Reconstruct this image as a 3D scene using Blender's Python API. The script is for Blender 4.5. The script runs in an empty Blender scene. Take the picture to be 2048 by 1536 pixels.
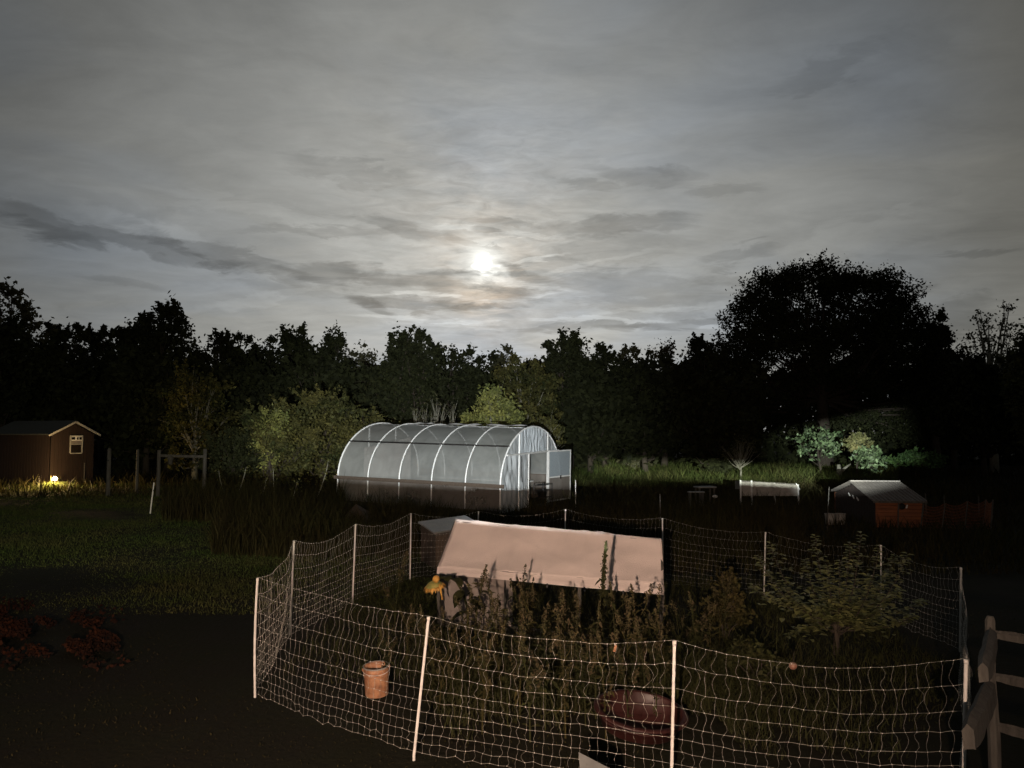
import bpy, math, random
import numpy as np
from mathutils import Vector, Matrix

# ------------------------------------------------------------------ camera
S = bpy.context.scene
C = S.collection
CAM_H, FPX, PITCH = 2.9, 1538.0, math.radians(3.6)
cd = bpy.data.cameras.new('camera'); cam = bpy.data.objects.new('camera', cd); C.objects.link(cam)
cam.location = (0, 0, CAM_H); cam.rotation_euler = (math.radians(90) + PITCH, 0, 0)
cd.sensor_width = 36; cd.lens = FPX / 2048 * 36; cd.clip_start = 0.05; cd.clip_end = 3000
S.camera = cam
S.view_settings.view_transform = 'Standard'; S.view_settings.look = 'None'
S.view_settings.gamma = 1; S.view_settings.exposure = 0; S.view_settings.use_curve_mapping = False
S.cycles.use_denoising = True
S.cycles.max_bounces = 6; S.cycles.transparent_max_bounces = 12
S.cycles.sample_clamp_indirect = 3

def ray(px, py):
    x, y, z = (px - 1024), FPX, -(py - 768)
    c, s = math.cos(PITCH), math.sin(PITCH)
    return Vector((x, y * c - z * s, y * s + z * c))
def P(px, py, D):
    r = ray(px, py); return Vector((r.x / r.y * D, D, CAM_H + r.z / r.y * D))
def G(px, py, z=0.0):
    r = ray(px, py); k = (z - CAM_H) / r.z; return Vector((r.x * k, r.y * k, z))
def azel(px, py):
    r = ray(px, py).normalized(); return math.atan2(r.x, r.y), math.asin(r.z)

# ------------------------------------------------------------------ world
MOON = ray(967, 524).normalized()
MAZ, MEL = azel(967, 524)
W = bpy.data.worlds.new('World'); S.world = W; W.use_nodes = True
nt = W.node_tree; nt.nodes.clear()
class NB:
    def __init__(s, nt): s.nt = nt
    def n(s, t, **k):
        x = s.nt.nodes.new(t)
        for a, b in k.items(): setattr(x, a, b)
        return x
    def put(s, sock, v):
        if isinstance(v, bpy.types.NodeSocket): s.nt.links.new(v, sock)
        elif v is not None: sock.default_value = v
    def m(s, op, a, b=None, c=None, clamp=False):
        x = s.n('ShaderNodeMath', operation=op, use_clamp=clamp)
        s.put(x.inputs[0], a); s.put(x.inputs[1], b); s.put(x.inputs[2], c)
        return x.outputs[0]
    def vm(s, op, a, b=None):
        x = s.n('ShaderNodeVectorMath', operation=op); s.put(x.inputs[0], a); s.put(x.inputs[1], b)
        return x.outputs['Value'] if op in ('DOT_PRODUCT', 'LENGTH') else x.outputs[0]
    def comb(s, x, y, z=0.0):
        c = s.n('ShaderNodeCombineXYZ'); s.put(c.inputs[0], x); s.put(c.inputs[1], y); s.put(c.inputs[2], z); return c.outputs[0]
    def noise(s, vec, scale, detail=5, rough=.55, dist=0.0):
        x = s.n('ShaderNodeTexNoise'); s.put(x.inputs['Vector'], vec)
        x.inputs['Scale'].default_value = scale; x.inputs['Detail'].default_value = detail
        x.inputs['Roughness'].default_value = rough; x.inputs['Distortion'].default_value = dist
        return x.outputs['Fac']
    def mapr(s, v, a, b, c, d, smooth=False):
        x = s.n('ShaderNodeMapRange'); x.interpolation_type = 'SMOOTHSTEP' if smooth else 'LINEAR'
        s.put(x.inputs[0], v)
        for i, k in enumerate((a, b, c, d)): x.inputs[i + 1].default_value = k
        return x.outputs[0]
    def mix(s, f, a, b, blend='MIX'):
        x = s.n('ShaderNodeMix', data_type='RGBA', blend_type=blend)
        s.put(x.inputs[0], f); s.put(x.inputs[6], a); s.put(x.inputs[7], b); return x.outputs[2]
b = NB(nt)
tc = b.n('ShaderNodeTexCoord').outputs['Generated']
dirv = b.vm('NORMALIZE', tc)
sx = b.n('ShaderNodeSeparateXYZ'); b.put(sx.inputs[0], dirv)
X, Y, Z = sx.outputs
AZ = b.m('ARCTAN2', X, Y); EL = b.m('ARCSINE', Z)
cosm = b.vm('DOT_PRODUCT', dirv, tuple(MOON)); TH = b.m('MULTIPLY', b.m('ARCCOSINE', b.m('MINIMUM', cosm, .999999)), 57.2958)
# cloud sheet coordinates: a flat layer seen in perspective
zz = b.m('ADD', b.m('MAXIMUM', Z, 0.0), .13)
CP = b.comb(b.m('DIVIDE', X, zz), b.m('DIVIDE', Y, zz))
n1 = b.noise(CP, 1.5, 8, .60, .6)
n2 = b.noise(b.vm('MULTIPLY', CP, (1.0, 1.7, 1)), 3.4, 7, .62, .9)
n3 = b.noise(b.vm('ADD', CP, (7.3, 2.1, 0)), .8, 4, .5, .3)
# diffuse moon-lit veil, falling off away from the moon
gl = b.m('MULTIPLY', b.m('EXPONENT', b.m('MULTIPLY', b.m('POWER', b.m('DIVIDE', TH, 25.0), 1.9), -1)), .33)
band = b.m('MULTIPLY', b.m('EXPONENT', b.m('MULTIPLY', b.m('ADD', b.m('POWER', b.m('DIVIDE', EL, .30), 2), b.m('POWER', b.m('DIVIDE', b.m('SUBTRACT', AZ, .12), .75), 2)), -1)), .115)
gl = b.m('ADD', b.m('MULTIPLY', gl, .86), band)
gl = b.m('MULTIPLY', gl, 1.08)
base = b.m('ADD', gl, b.mapr(Z, .55, .95, .05, .02))
tex = b.m('ADD', 1, b.m('ADD', b.m('MULTIPLY', b.m('SUBTRACT', n1, .5), .72), b.m('MULTIPLY', b.m('SUBTRACT', n2, .5), .38)))
lum = b.m('MULTIPLY', base, tex)
# named cloud marks: (px, py, half w, half h, tilt deg, darkness[-bright])
marks = [(230, 478, 260, 26, 9, .32), (470, 520, 190, 22, 12, .28), (640, 546, 90, 17, 4, .28), (40, 455, 150, 18, 2, .2),
         (150, 395, 260, 28, 5, .05), (700, 345, 120, 26, 4, .13), (1650, 140, 110, 30, -12, .12), (1830, 95, 130, 34, -18, .04),
         (1240, 455, 150, 20, -2, .24), (1010, 445, 60, 9, 6, .22), (800, 455, 90, 12, 8, .2), (640, 462, 150, 10, -3, .15),
         (1200, 505, 170, 26, -8, .10), (1480, 510, 80, 20, -6, .16), (900, 570, 190, 26, 4, .28), (1000, 582, 70, 16, 5, .26),
         (1050, 545, 60, 12, 14, .30), (1280, 580, 200, 40, 8, .14), (740, 605, 50, 12, 22, .28), (830, 607, 120, 15, 2, .26),
         (930, 607, 70, 9, 1, .22), (1180, 655, 170, 8, -1, .2), (1360, 650, 160, 8, 0, .22), (1640, 570, 60, 10, 5, .18),
         (1825, 572, 50, 9, 6, .22), (1950, 508, 90, 7, 2, .16), (1880, 645, 110, 40, -2, .18), (1450, 380, 80, 12, -2, .13),
         (1270, 350, 120, 16, 8, .13), (1180, 372, 60, 10, 4, .14), (1360, 345, 60, 10, 4, .1), (985, 495, 26, 6, 6, .30), (975, 462, 30, 7, 4, .26),
         (930, 480, 40, 6, 16, .2), (1000, 610, 60, 6, 0, .2), (250, 565, 90, 8, 4, .10),
         (960, 560, 60, 10, 0, -.5), (1010, 598, 110, 6, -6, -.30), (860, 592, 130, 5, 0, -.24), (1060, 521, 80, 4, -8, -.34), (1180, 525, 120, 5, -10, -.16),
         (1200, 640, 150, 6, 3, -.22), (1330, 618, 150, 6, -3, -.14), (1420, 650, 120, 5, 2, -.18), (860, 640, 160, 5, 3, -.2), (900, 652, 120, 4, 3, -.14),
         (290, 450, 130, 14, 12, -.12), (1560, 610, 110, 14, 0, -.10), (1080, 575, 70, 4, 6, -.22), (880, 500, 110, 40, 0, -.06), (975, 545, 40, 9, 2, -.75), (1060, 470, 70, 6, 3, -.2), (920, 455, 60, 7, 4, -.22), (560, 430, 240, 16, 6, -.08), (1750, 470, 200, 40, -8, -.10), (620, 590, 160, 12, 6, .10), (1500, 560, 160, 12, 4, .12), (520, 600, 120, 10, -14, -.10)]
wn = b.noise(b.vm('MULTIPLY', b.comb(AZ, EL), (9, 34, 1)), 1.6, 7, .62, .6)
wn2 = b.noise(b.vm('MULTIPLY', b.comb(AZ, EL), (9, 30, 1)), 1.3, 6, .6, .4)
for i, (px, py, hw, hh, tilt, dk) in enumerate(marks):
    dk = dk * (1.0 if i < 4 else 1.25) if abs(dk) < .4 else dk
    a0, e0 = azel(px, py); a1, _ = azel(px + hw, py); _, e1 = azel(px, py - hh)
    sa, se = abs(a1 - a0), abs(e1 - e0)
    t = math.radians(tilt)
    du = b.m('SUBTRACT', AZ, a0); dv = b.m('SUBTRACT', EL, e0)
    u = b.m('SUBTRACT', b.m('MULTIPLY', du, math.cos(t)), b.m('MULTIPLY', dv, math.sin(t)))
    v = b.m('ADD', b.m('MULTIPLY', du, math.sin(t)), b.m('MULTIPLY', dv, math.cos(t)))
    w_ = wn if i % 2 else wn2
    v = b.m('ADD', v, b.m('MULTIPLY', b.m('SUBTRACT', w_, .5), se * 4.2 + .012))
    u = b.m('DIVIDE', u, sa); v = b.m('DIVIDE', v, se)
    r2 = b.m('ADD', b.m('MULTIPLY', u, u), b.m('MULTIPLY', v, v))
    r2 = b.m('ADD', r2, b.m('MULTIPLY', b.m('SUBTRACT', n2, .5), 1.6))
    g = b.mapr(r2, .3, 1.6, 1, 0, True)
    lum = b.m('MULTIPLY', lum, b.m('SUBTRACT', 1, b.m('MULTIPLY', g, dk)))
fine = b.noise(b.vm('MULTIPLY', b.comb(AZ, EL), (14, 62, 1)), 1.5, 8, .62, .9)
near = b.m('EXPONENT', b.m('MULTIPLY', b.m('POWER', b.m('DIVIDE', TH, 9.0), 2), -1))
lum = b.m('MULTIPLY', lum, b.m('ADD', 1, b.m('MULTIPLY', b.m('MULTIPLY', b.m('SUBTRACT', fine, .5), 1.9), b.m('ADD', b.m('MULTIPLY', near, .6), .05))))
# aureole, broken by the small clouds in front
au = b.m('ADD', b.m('MULTIPLY', b.m('EXPONENT', b.m('DIVIDE', TH, -1.3)), .62), b.m('MULTIPLY', b.m('EXPONENT', b.m('DIVIDE', TH, -6.0)), .10))
dEl = b.m('MULTIPLY', b.m('SUBTRACT', EL, MEL - .004), 57.2958)
elong = b.m('EXPONENT', b.m('MULTIPLY', b.m('ADD', b.m('POWER', b.m('DIVIDE', b.m('MULTIPLY', b.m('SUBTRACT', AZ, MAZ), 57.3), 1.5), 2), b.m('POWER', b.m('DIVIDE', b.m('ADD', dEl, 2.2), 1.5), 2)), -1))
au = b.m('ADD', au, b.m('MULTIPLY', elong, .30))
crack = b.mapr(b.m('ADD', b.m('MULTIPLY', wn, .6), b.m('MULTIPLY', n2, .4)), .40, .58, .30, 1.25)
au = b.m('MULTIPLY', au, crack)
THN = b.m('ADD', TH, b.m('ADD', b.m('MULTIPLY', b.m('SUBTRACT', wn, .5), 2.6), b.m('MULTIPLY', b.m('SUBTRACT', n2, .5), 1.2)))
disc = b.m('MULTIPLY', b.mapr(THN, .1, .72, 1, 0, True), 1.6)
gapm = b.m('SUBTRACT', 1, b.m('MULTIPLY', b.mapr(b.m('ABSOLUTE', b.m('ADD', dEl, b.m('ADD', .62, b.m('MULTIPLY', b.m('SUBTRACT', wn, .5), 1.5)))), .08, .28, 1, 0, True), .75))
disc2 = b.m('MULTIPLY', b.mapr(THN, .4, 1.5, 1, 0, True), .16)
glow = b.m('ADD', b.m('MULTIPLY', b.m('ADD', au, disc2), gapm), disc)
# colours
tint = b.mix(b.mapr(n3, .42, .68, 0, 1), (.985, 1.0, .955, 1), (.88, .98, 1.09, 1))
tint = b.mix(b.mapr(AZ, .45, .62, 0, .8, True), tint, (1.04, 1.0, .86, 1))
warm = b.mix(b.mapr(TH, .8, 3.2, 0, 1, True), (1.0, .98, .90, 1), (1.0, .74, .50, 1))
skyc = b.mix(1, tint, b.comb(lum, lum, lum), 'MULTIPLY')
gc = b.mix(1, warm, b.comb(glow, glow, glow), 'MULTIPLY')
nis = b.n('ShaderNodeTexSky', sky_type='NISHITA'); nis.sun_disc = False
nis.sun_elevation = MEL; nis.sun_rotation = MAZ
nisc = b.mix(1, nis.outputs[0], (.0012, .0012, .0012, 1), 'MULTIPLY')
tot = b.mix(1, b.mix(1, skyc, gc, 'ADD'), nisc, 'ADD')
bg = b.n('ShaderNodeBackground'); b.put(bg.inputs[0], tot); bg.inputs[1].default_value = 1.0
wo = b.n('ShaderNodeOutputWorld'); nt.links.new(bg.outputs[0], wo.inputs[0])
W.cycles.sampling_method = 'MANUAL'; W.cycles.sample_map_resolution = 512

# the moon as the one far lamp
ml = bpy.data.lights.new('moonlight', 'SUN'); ml.energy = .035; ml.angle = math.radians(.5); ml.color = (.92, .96, 1)
mo = bpy.data.objects.new('moonlight', ml); C.objects.link(mo); mo.rotation_euler = (-MOON).to_track_quat('-Z', 'Y').to_euler()

# ------------------------------------------------------------------ materials
def mat(name, col, rough=.8, var=.25, scale=6, metal=0, bump=0, bscale=30, col2=None, trans=0, island=0, spec=.4, detail=6, stretch=None):
    m = bpy.data.materials.new(name); m.use_nodes = True; t = m.node_tree; t.nodes.clear(); q = NB(t)
    o = q.n('ShaderNodeOutputMaterial'); p = q.n('ShaderNodeBsdfPrincipled')
    co = q.n('ShaderNodeTexCoord').outputs['Object']
    if stretch: co = q.vm('MULTIPLY', co, stretch)
    f = q.noise(co, scale, detail, .6)
    c = tuple(col) + (1,); d = tuple(col2) + (1,) if col2 else tuple(x * (1 - var) for x in col) + (1,)
    cc = q.mix(q.mapr(f, .35, .65, 0, 1), c, d)
    if island:
        ge = q.n('ShaderNodeNewGeometry')
        r = ge.outputs['Random Per Island']
        cc = q.mix(1, cc, q.mix(r, (1 - island, 1 - island, 1 - island, 1), (1 + island, 1 + island * .9, 1 + island * .4, 1)), 'MULTIPLY')
    q.put(p.inputs['Base Color'], cc)
    q.put(p.inputs['Roughness'], q.mapr(f, .3, .7, min(1, rough + .07), max(.05, rough - .07)))
    p.inputs['Metallic'].default_value = metal; p.inputs['Specular IOR Level'].default_value = spec
    if bump:
        bb = q.n('ShaderNodeBump'); bb.inputs['Strength'].default_value = bump; bb.inputs['Distance'].default_value = .02
        q.put(bb.inputs['Height'], q.noise(co, bscale, 5, .6)); t.links.new(bb.outputs[0], p.inputs['Normal'])
    out = p.outputs[0]
    if trans:
        tr = q.n('ShaderNodeBsdfTranslucent'); q.put(tr.inputs[0], cc); mx = q.n('ShaderNodeMixShader'); mx.inputs[0].default_value = trans
        t.links.new(out, mx.inputs[1]); t.links.new(tr.outputs[0], mx.inputs[2]); out = mx.outputs[0]
    t.links.new(out, o.inputs[0])
    return m
def film(name, col, see, rough, bumpd=.01, bscale=3, stretch=None, bstr=.6, milky=.5):
    m = bpy.data.materials.new(name); m.use_nodes = True; t = m.node_tree; t.nodes.clear(); q = NB(t)
    o = q.n('ShaderNodeOutputMaterial'); p = q.n('ShaderNodeBsdfPrincipled')
    co = q.n('ShaderNodeTexCoord').outputs['Object']
    if stretch: co = q.vm('MULTIPLY', co, stretch)
    f = q.noise(co, bscale, 7, .6, .6)
    q.put(p.inputs['Base Color'], q.mix(q.mapr(f, .3, .7, 0, 1), tuple(col) + (1,), tuple(x * .8 for x in col) + (1,)))
    p.inputs['Roughness'].default_value = rough; p.inputs['Specular IOR Level'].default_value = .6
    bb = q.n('ShaderNodeBump'); bb.inputs['Strength'].default_value = bstr; bb.inputs['Distance'].default_value = bumpd
    q.put(bb.inputs['Height'], f); t.links.new(bb.outputs[0], p.inputs['Normal'])
    tl = q.n('ShaderNodeBsdfTranslucent'); tl.inputs[0].default_value = tuple(col) + (1,)
    m1 = q.n('ShaderNodeMixShader'); m1.inputs[0].default_value = milky; t.links.new(p.outputs[0], m1.inputs[1]); t.links.new(tl.outputs[0], m1.inputs[2])
    tp = q.n('ShaderNodeBsdfTransparent'); m2 = q.n('ShaderNodeMixShader')
    q.put(m2.inputs[0], q.mapr(f, .3, .7, see - .06, see + .06))
    t.links.new(m1.outputs[0], m2.inputs[1]); t.links.new(tp.outputs[0], m2.inputs[2]); t.links.new(m2.outputs[0], o.inputs[0])
    return m
M = {}
M['ground'] = mat('ground', (.016, .017, .009), .95, scale=.9, col2=(.016, .014, .009), bump=.8, bscale=14, spec=.1)
M['grass'] = mat('grass', (.032, .034, .013), .8, scale=.35, col2=(.034, .026, .011), trans=.25, island=.45, spec=.15)
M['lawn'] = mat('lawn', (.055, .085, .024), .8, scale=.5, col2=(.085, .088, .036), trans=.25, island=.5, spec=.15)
M['dry'] = mat('dry_weed', (.07, .058, .026), .85, scale=1.5, col2=(.038, .042, .016), trans=.25, island=.45, spec=.12)
M['weedgreen'] = mat('weed_green', (.044, .052, .018), .75, scale=5, col2=(.034, .032, .013), trans=.3, island=.35, spec=.2)
M['seed'] = mat('seed_head', (.085, .066, .04), .9, scale=8, col2=(.05, .05, .024), island=.3, spec=.1)
M['leafdark'] = mat('leaf_dark', (.028, .033, .014), .8, scale=.5, col2=(.02, .024, .011), trans=.1, island=.4, spec=.15)
M['leafolive'] = mat('leaf_olive', (.115, .105, .036), .7, scale=.6, col2=(.032, .044, .018), trans=.25, island=.5, spec=.2)
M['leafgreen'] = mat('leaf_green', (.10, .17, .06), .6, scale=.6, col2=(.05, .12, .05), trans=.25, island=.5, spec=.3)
M['leafmint'] = mat('leaf_mint', (.24, .34, .22), .45, scale=.8, col2=(.04, .08, .04), trans=.2, island=.85, spec=.4)  # wide leaf tones imitate floodlit highlights and the shaded gaps between
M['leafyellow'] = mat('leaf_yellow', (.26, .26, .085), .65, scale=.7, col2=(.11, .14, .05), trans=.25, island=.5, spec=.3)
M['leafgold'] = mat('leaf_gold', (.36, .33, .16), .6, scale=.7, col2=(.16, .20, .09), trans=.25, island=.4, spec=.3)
M['leafpale'] = mat('leaf_pale', (.10, .10, .055), .75, scale=.7, col2=(.07, .07, .04), trans=.3, island=.3, spec=.2)
M['fruitleaf'] = mat('fruit_leaf', (.26, .27, .12), .5, scale=4, col2=(.15, .18, .07), trans=.2, island=.35, spec=.5)
M['bark'] = mat('bark', (.06, .048, .036), .95, scale=5, bump=.8, bscale=12, stretch=(4, 4, 1))
M['barkpale'] = mat('bark_pale', (.24, .23, .18), .9, scale=5, bump=.5, bscale=12, stretch=(4, 4, 1))
M['plastic'] = mat('white_pvc', (.74, .72, .68), .45, var=.12, scale=10)
M['cord'] = mat('poly_cord', (.32, .31, .27), .6, var=.2, scale=12)
M['pipe'] = mat('galvanised_pipe', (.82, .83, .82), .4, var=.1, scale=12)
M['film'] = film('greenhouse_film', (.50, .52, .50), .46, .40, .02, 1.1, None, .7, .35)
M['filmend'] = film('end_wall_film', (.72, .76, .78), .22, .22, .09, 2.4, (1, 1, .35), 1.0, .3)
M['filmlow'] = film('side_curtain_film', (.36, .32, .28), .45, .5, .02, 1.4, None, .5, .35)
M['filmpleat'] = film('pleated_film', (.78, .85, .90), .15, .25, .06, 3.0, (3, 3, .15), 1.0, .25)
M['screen'] = film('door_mesh', (.55, .62, .66), .45, .4, .004, 30, None, .3, .3)
M['hip'] = mat('weathered_board', (.10, .075, .055), .9, scale=3, col2=(.06, .045, .035), bump=.5, bscale=20, stretch=(1, 8, 8))
M['wood'] = mat('grey_wood', (.105, .098, .085), .85, scale=3, col2=(.055, .05, .043), bump=.8, bscale=14, stretch=(5, 5, 1))
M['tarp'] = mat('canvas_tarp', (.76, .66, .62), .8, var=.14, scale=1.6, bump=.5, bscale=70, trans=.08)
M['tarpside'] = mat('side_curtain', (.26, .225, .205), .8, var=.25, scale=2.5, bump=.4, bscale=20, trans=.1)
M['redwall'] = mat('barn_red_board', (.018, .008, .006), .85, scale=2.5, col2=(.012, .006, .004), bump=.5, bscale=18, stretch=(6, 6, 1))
M['coopwall'] = mat('cedar_board', (.26, .09, .035), .8, scale=2.5, col2=(.16, .055, .025), bump=.6, bscale=18, stretch=(1, 6, 6))
M['roofdark'] = mat('roof_shingle', (.05, .052, .045), .9, scale=6, bump=.6, bscale=25)
M['trim'] = mat('white_trim', (.66, .66, .64), .6, var=.12, scale=6)
M['shedtrim'] = mat('dull_trim', (.34, .33, .31), .7, var=.25, scale=6)
M['metalroof'] = mat('ribbed_metal', (.19, .17, .155), .6, var=.3, scale=3, metal=.1, bump=.15)
M['dark'] = mat('dark_inside', (.012, .010, .009), .8)
M['glass'] = mat('dark_glass', (.02, .015, .012), .08, spec=.8)
M['bucket'] = mat('orange_pail', (.46, .24, .13), .5, var=.3, scale=12, bump=.2, bscale=14, col2=(.24, .11, .06))
M['tub'] = mat('faded_red_tub', (.042, .012, .010), .5, var=.35, scale=5, bump=.15, bscale=10)
M['tubwhite'] = mat('white_tub', (.32, .30, .27), .6, var=.35, scale=6)
M['greytin'] = mat('grey_sheet', (.30, .31, .30), .5, var=.3, scale=4, metal=.2)
M['petal'] = mat('sunflower_rim', (.62, .34, .08), .7, scale=25, col2=(.4, .22, .05), island=.3)
M['sepal'] = mat('sunflower_back', (.36, .30, .08), .7, scale=20, col2=(.2, .22, .06), bump=.5, bscale=60)
M['leafred'] = mat('light_patch_leaf', (.035, .011, .005), .9, scale=1.0, col2=(.012, .005, .003), island=.6, spec=.2)  # red leaf colour carries a warm patch of light on the ground
M['apple'] = mat('apple_skin', (.26, .17, .11), .5, scale=8, col2=(.22, .10, .07))
M['clapboard'] = mat('house_siding', (.35, .34, .30), .8, scale=3)
M['black'] = mat('black_metal', (.02, .02, .02), .5)
def emis(name, col, s):
    m = bpy.data.materials.new(name); m.use_nodes = True; t = m.node_tree; t.nodes.clear()
    e = t.nodes.new('ShaderNodeEmission'); e.inputs[0].default_value = tuple(col) + (1,); e.inputs[1].default_value = s
    o = t.nodes.new('ShaderNodeOutputMaterial'); t.links.new(e.outputs[0], o.inputs[0]); return m
M['bulb'] = emis('lit_bulb', (1, .80, .45), 60)
M['lens'] = emis('lamp_lens', (1, .9, .8), 6)

# ------------------------------------------------------------------ helpers
def setp(o, label=None, cat=None, group=None, kind=None):
    if label: o['label'] = label
    if cat: o['category'] = cat
    if group: o['group'] = group
    if kind: o['kind'] = kind
    return o
def thing(name, loc=(0, 0, 0), rz=0, label=None, cat=None, group=None):
    o = bpy.data.objects.new(name, None); o.empty_display_size = .2; C.objects.link(o)
    o.location = loc; o.rotation_euler = (0, 0, rz); return setp(o, label, cat, group)
class MB:
    def __init__(s): s.v = []; s.f = []
    def add(s, v, f):
        k = len(s.v); s.v += [tuple(x) for x in v]; s.f += [tuple(i + k for i in q) for q in f]; return s
    def box(s, c, d, R=None):
        c = Vector(c); hx, hy, hz = d[0] / 2, d[1] / 2, d[2] / 2; vs = []
        for x, y, z in ((-1, -1, -1), (1, -1, -1), (1, 1, -1), (-1, 1, -1), (-1, -1, 1), (1, -1, 1), (1, 1, 1), (-1, 1, 1)):
            q = Vector((x * hx, y * hy, z * hz)); q = R @ q if R is not None else q; vs.append(c + q)
        return s.add(vs, ((0, 3, 2, 1), (4, 5, 6, 7), (0, 1, 5, 4), (1, 2, 6, 5), (2, 3, 7, 6), (3, 0, 4, 7)))
    def bar(s, a, c, w, h=None, up=(0, 0, 1)):
        a, c = Vector(a), Vector(c); h = h or w; d = (c - a); L = d.length
        if L < 1e-6: return s
        d.normalize(); u = Vector(up)
        if abs(d.dot(u)) > .98: u = Vector((0, 1, 0))
        r = d.cross(u).normalized(); u = r.cross(d).normalized()
        R = Matrix((r, d, u)).transposed()
        return s.box((a + c) / 2, (w, L, h), R)
    def tube(s, pts, r, n=8, cap=True):
        pts = [Vector(p) for p in pts]; rr = r if isinstance(r, (list, tuple)) else [r] * len(pts)
        vs, fs = [], []; ref = None
        for i, p in enumerate(pts):
            d = (pts[min(i + 1, len(pts) - 1)] - pts[max(i - 1, 0)])
            if d.length < 1e-9: d = Vector((0, 0, 1))
            d.normalize()
            if ref is None: ref = Vector((1, 0, 0)) if abs(d.x) < .8 else Vector((0, 1, 0))
            a = (ref - d * ref.dot(d)).normalized(); ref = a; c = d.cross(a)
            for k in range(n):
                t = 2 * math.pi * k / n; vs.append(p + (a * math.cos(t) + c * math.sin(t)) * rr[i])
        for i in range(len(pts) - 1):
            for k in range(n):
                fs.append((i * n + k, i * n + (k + 1) % n, (i + 1) * n + (k + 1) % n, (i + 1) * n + k))
        if cap: fs.append(tuple(range(n))[::-1]); fs.append(tuple((len(pts) - 1) * n + k for k in range(n)))
        return s.add(vs, fs)
    def lathe(s, prof, c, n=24, R=None):
        c = Vector(c); vs, fs = [], []
        for r, z in prof:
            for k in range(n):
                t = 2 * math.pi * k / n; q = Vector((r * math.cos(t), r * math.sin(t), z)); q = R @ q if R is not None else q; vs.append(c + q)
        for i in range(len(prof) - 1):
            for k in range(n): fs.append((i * n + k, i * n + (k + 1) % n, (i + 1) * n + (k + 1) % n, (i + 1) * n + k))
        return s.add(vs, fs)
    def build(s, name, m, parent=None, smooth=False, bevel=0):
        me = bpy.data.meshes.new(name); me.from_pydata(s.v, [], s.f); me.update()
        if smooth: me.shade_smooth()
        o = bpy.data.objects.new(name, me); me.materials.append(m); C.objects.link(o)
        if parent: o.parent = parent
        if bevel:
            bv = o.modifiers.new('bevel', 'BEVEL'); bv.width = bevel; bv.segments = 2
        return o
def npmesh(name, V, F, m, parent=None, loc=None):
    V = np.asarray(V, dtype=np.float32); F = np.asarray(F, dtype=np.int32); k = F.shape[1]
    me = bpy.data.meshes.new(name); me.vertices.add(len(V)); me.vertices.foreach_set('co', V.ravel())
    me.loops.add(F.size); me.loops.foreach_set('vertex_index', F.ravel())
    me.polygons.add(len(F)); me.polygons.foreach_set('loop_start', np.arange(0, F.size, k, dtype=np.int32))
    me.polygons.foreach_set('loop_total', np.full(len(F), k, dtype=np.int32)); me.update(calc_edges=True)
    o = bpy.data.objects.new(name, me); me.materials.append(m); C.objects.link(o)
    if parent: o.parent = parent
    if loc is not None: o.location = loc
    return o
def copy_tree(o, parent=None):
    c = o.copy(); C.objects.link(c); c.parent = parent
    for ch in list(o.children): copy_tree(ch, c)
    return c
def sstep(x): x = np.clip(x, 0, 1); return x * x * (3 - 2 * x)
def h_ground(x, y):
    s = (x + .42) * (-.917) + (y - 27) * .4
    return .34 * sstep(s / 7.4) * sstep((y - 10) / 12) + .0 * x

def leaves_np(rng, cen, size, up=.0, aspect=.55):
    """rhombic leaves at cen (N,3), random orientation"""
    n = len(cen); a = rng.normal(size=(n, 3)); a[:, 2] = a[:, 2] * (1 - up * .5) - up * .3
    a /= np.linalg.norm(a, axis=1)[:, None] + 1e-9
    c = rng.normal(size=(n, 3)); c = np.cross(a, c); c /= np.linalg.norm(c, axis=1)[:, None] + 1e-9
    sz = (size * (.6 + .8 * rng.random(n)))[:, None]
    V = np.stack([cen - a * sz, cen + c * sz * aspect, cen + a * sz, cen - c * sz * aspect], 1).reshape(-1, 3)
    F = np.arange(n * 4).reshape(-1, 4); return V, F

# ------------------------------------------------------------------ ground
def make_ground():
    xs = np.concatenate([np.linspace(-900, -60, 16)[:-1], np.linspace(-60, 60, 161), np.linspace(60, 900, 16)[1:]])
    ys = np.concatenate([np.linspace(-60, -4, 8)[:-1], np.linspace(-4, 80, 141), np.linspace(80, 1500, 16)[1:]])
    Xg, Yg = np.meshgrid(xs, ys); rng = np.random.default_rng(1)
    Zg = h_ground(Xg, Yg) + .03 * np.sin(Xg * .7 + Yg * .31) * np.cos(Yg * .53 - Xg * .2) * (np.abs(Xg) < 60)
    Zg += rng.normal(size=Zg.shape) * .008 * (np.abs(Xg) < 60)
    Zg -= .02
    V = np.stack([Xg, Yg, Zg], -1).reshape(-1, 3); nx = len(xs); ny = len(ys)
    i = np.arange(ny - 1)[:, None] * nx + np.arange(nx - 1)[None]; F = np.stack([i, i + 1, i + nx + 1, i + nx], -1).reshape(-1, 4)
    o = npmesh('ground', V, F, M['ground']); o.data.shade_smooth(); setp(o, kind='structure')
make_ground()

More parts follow.
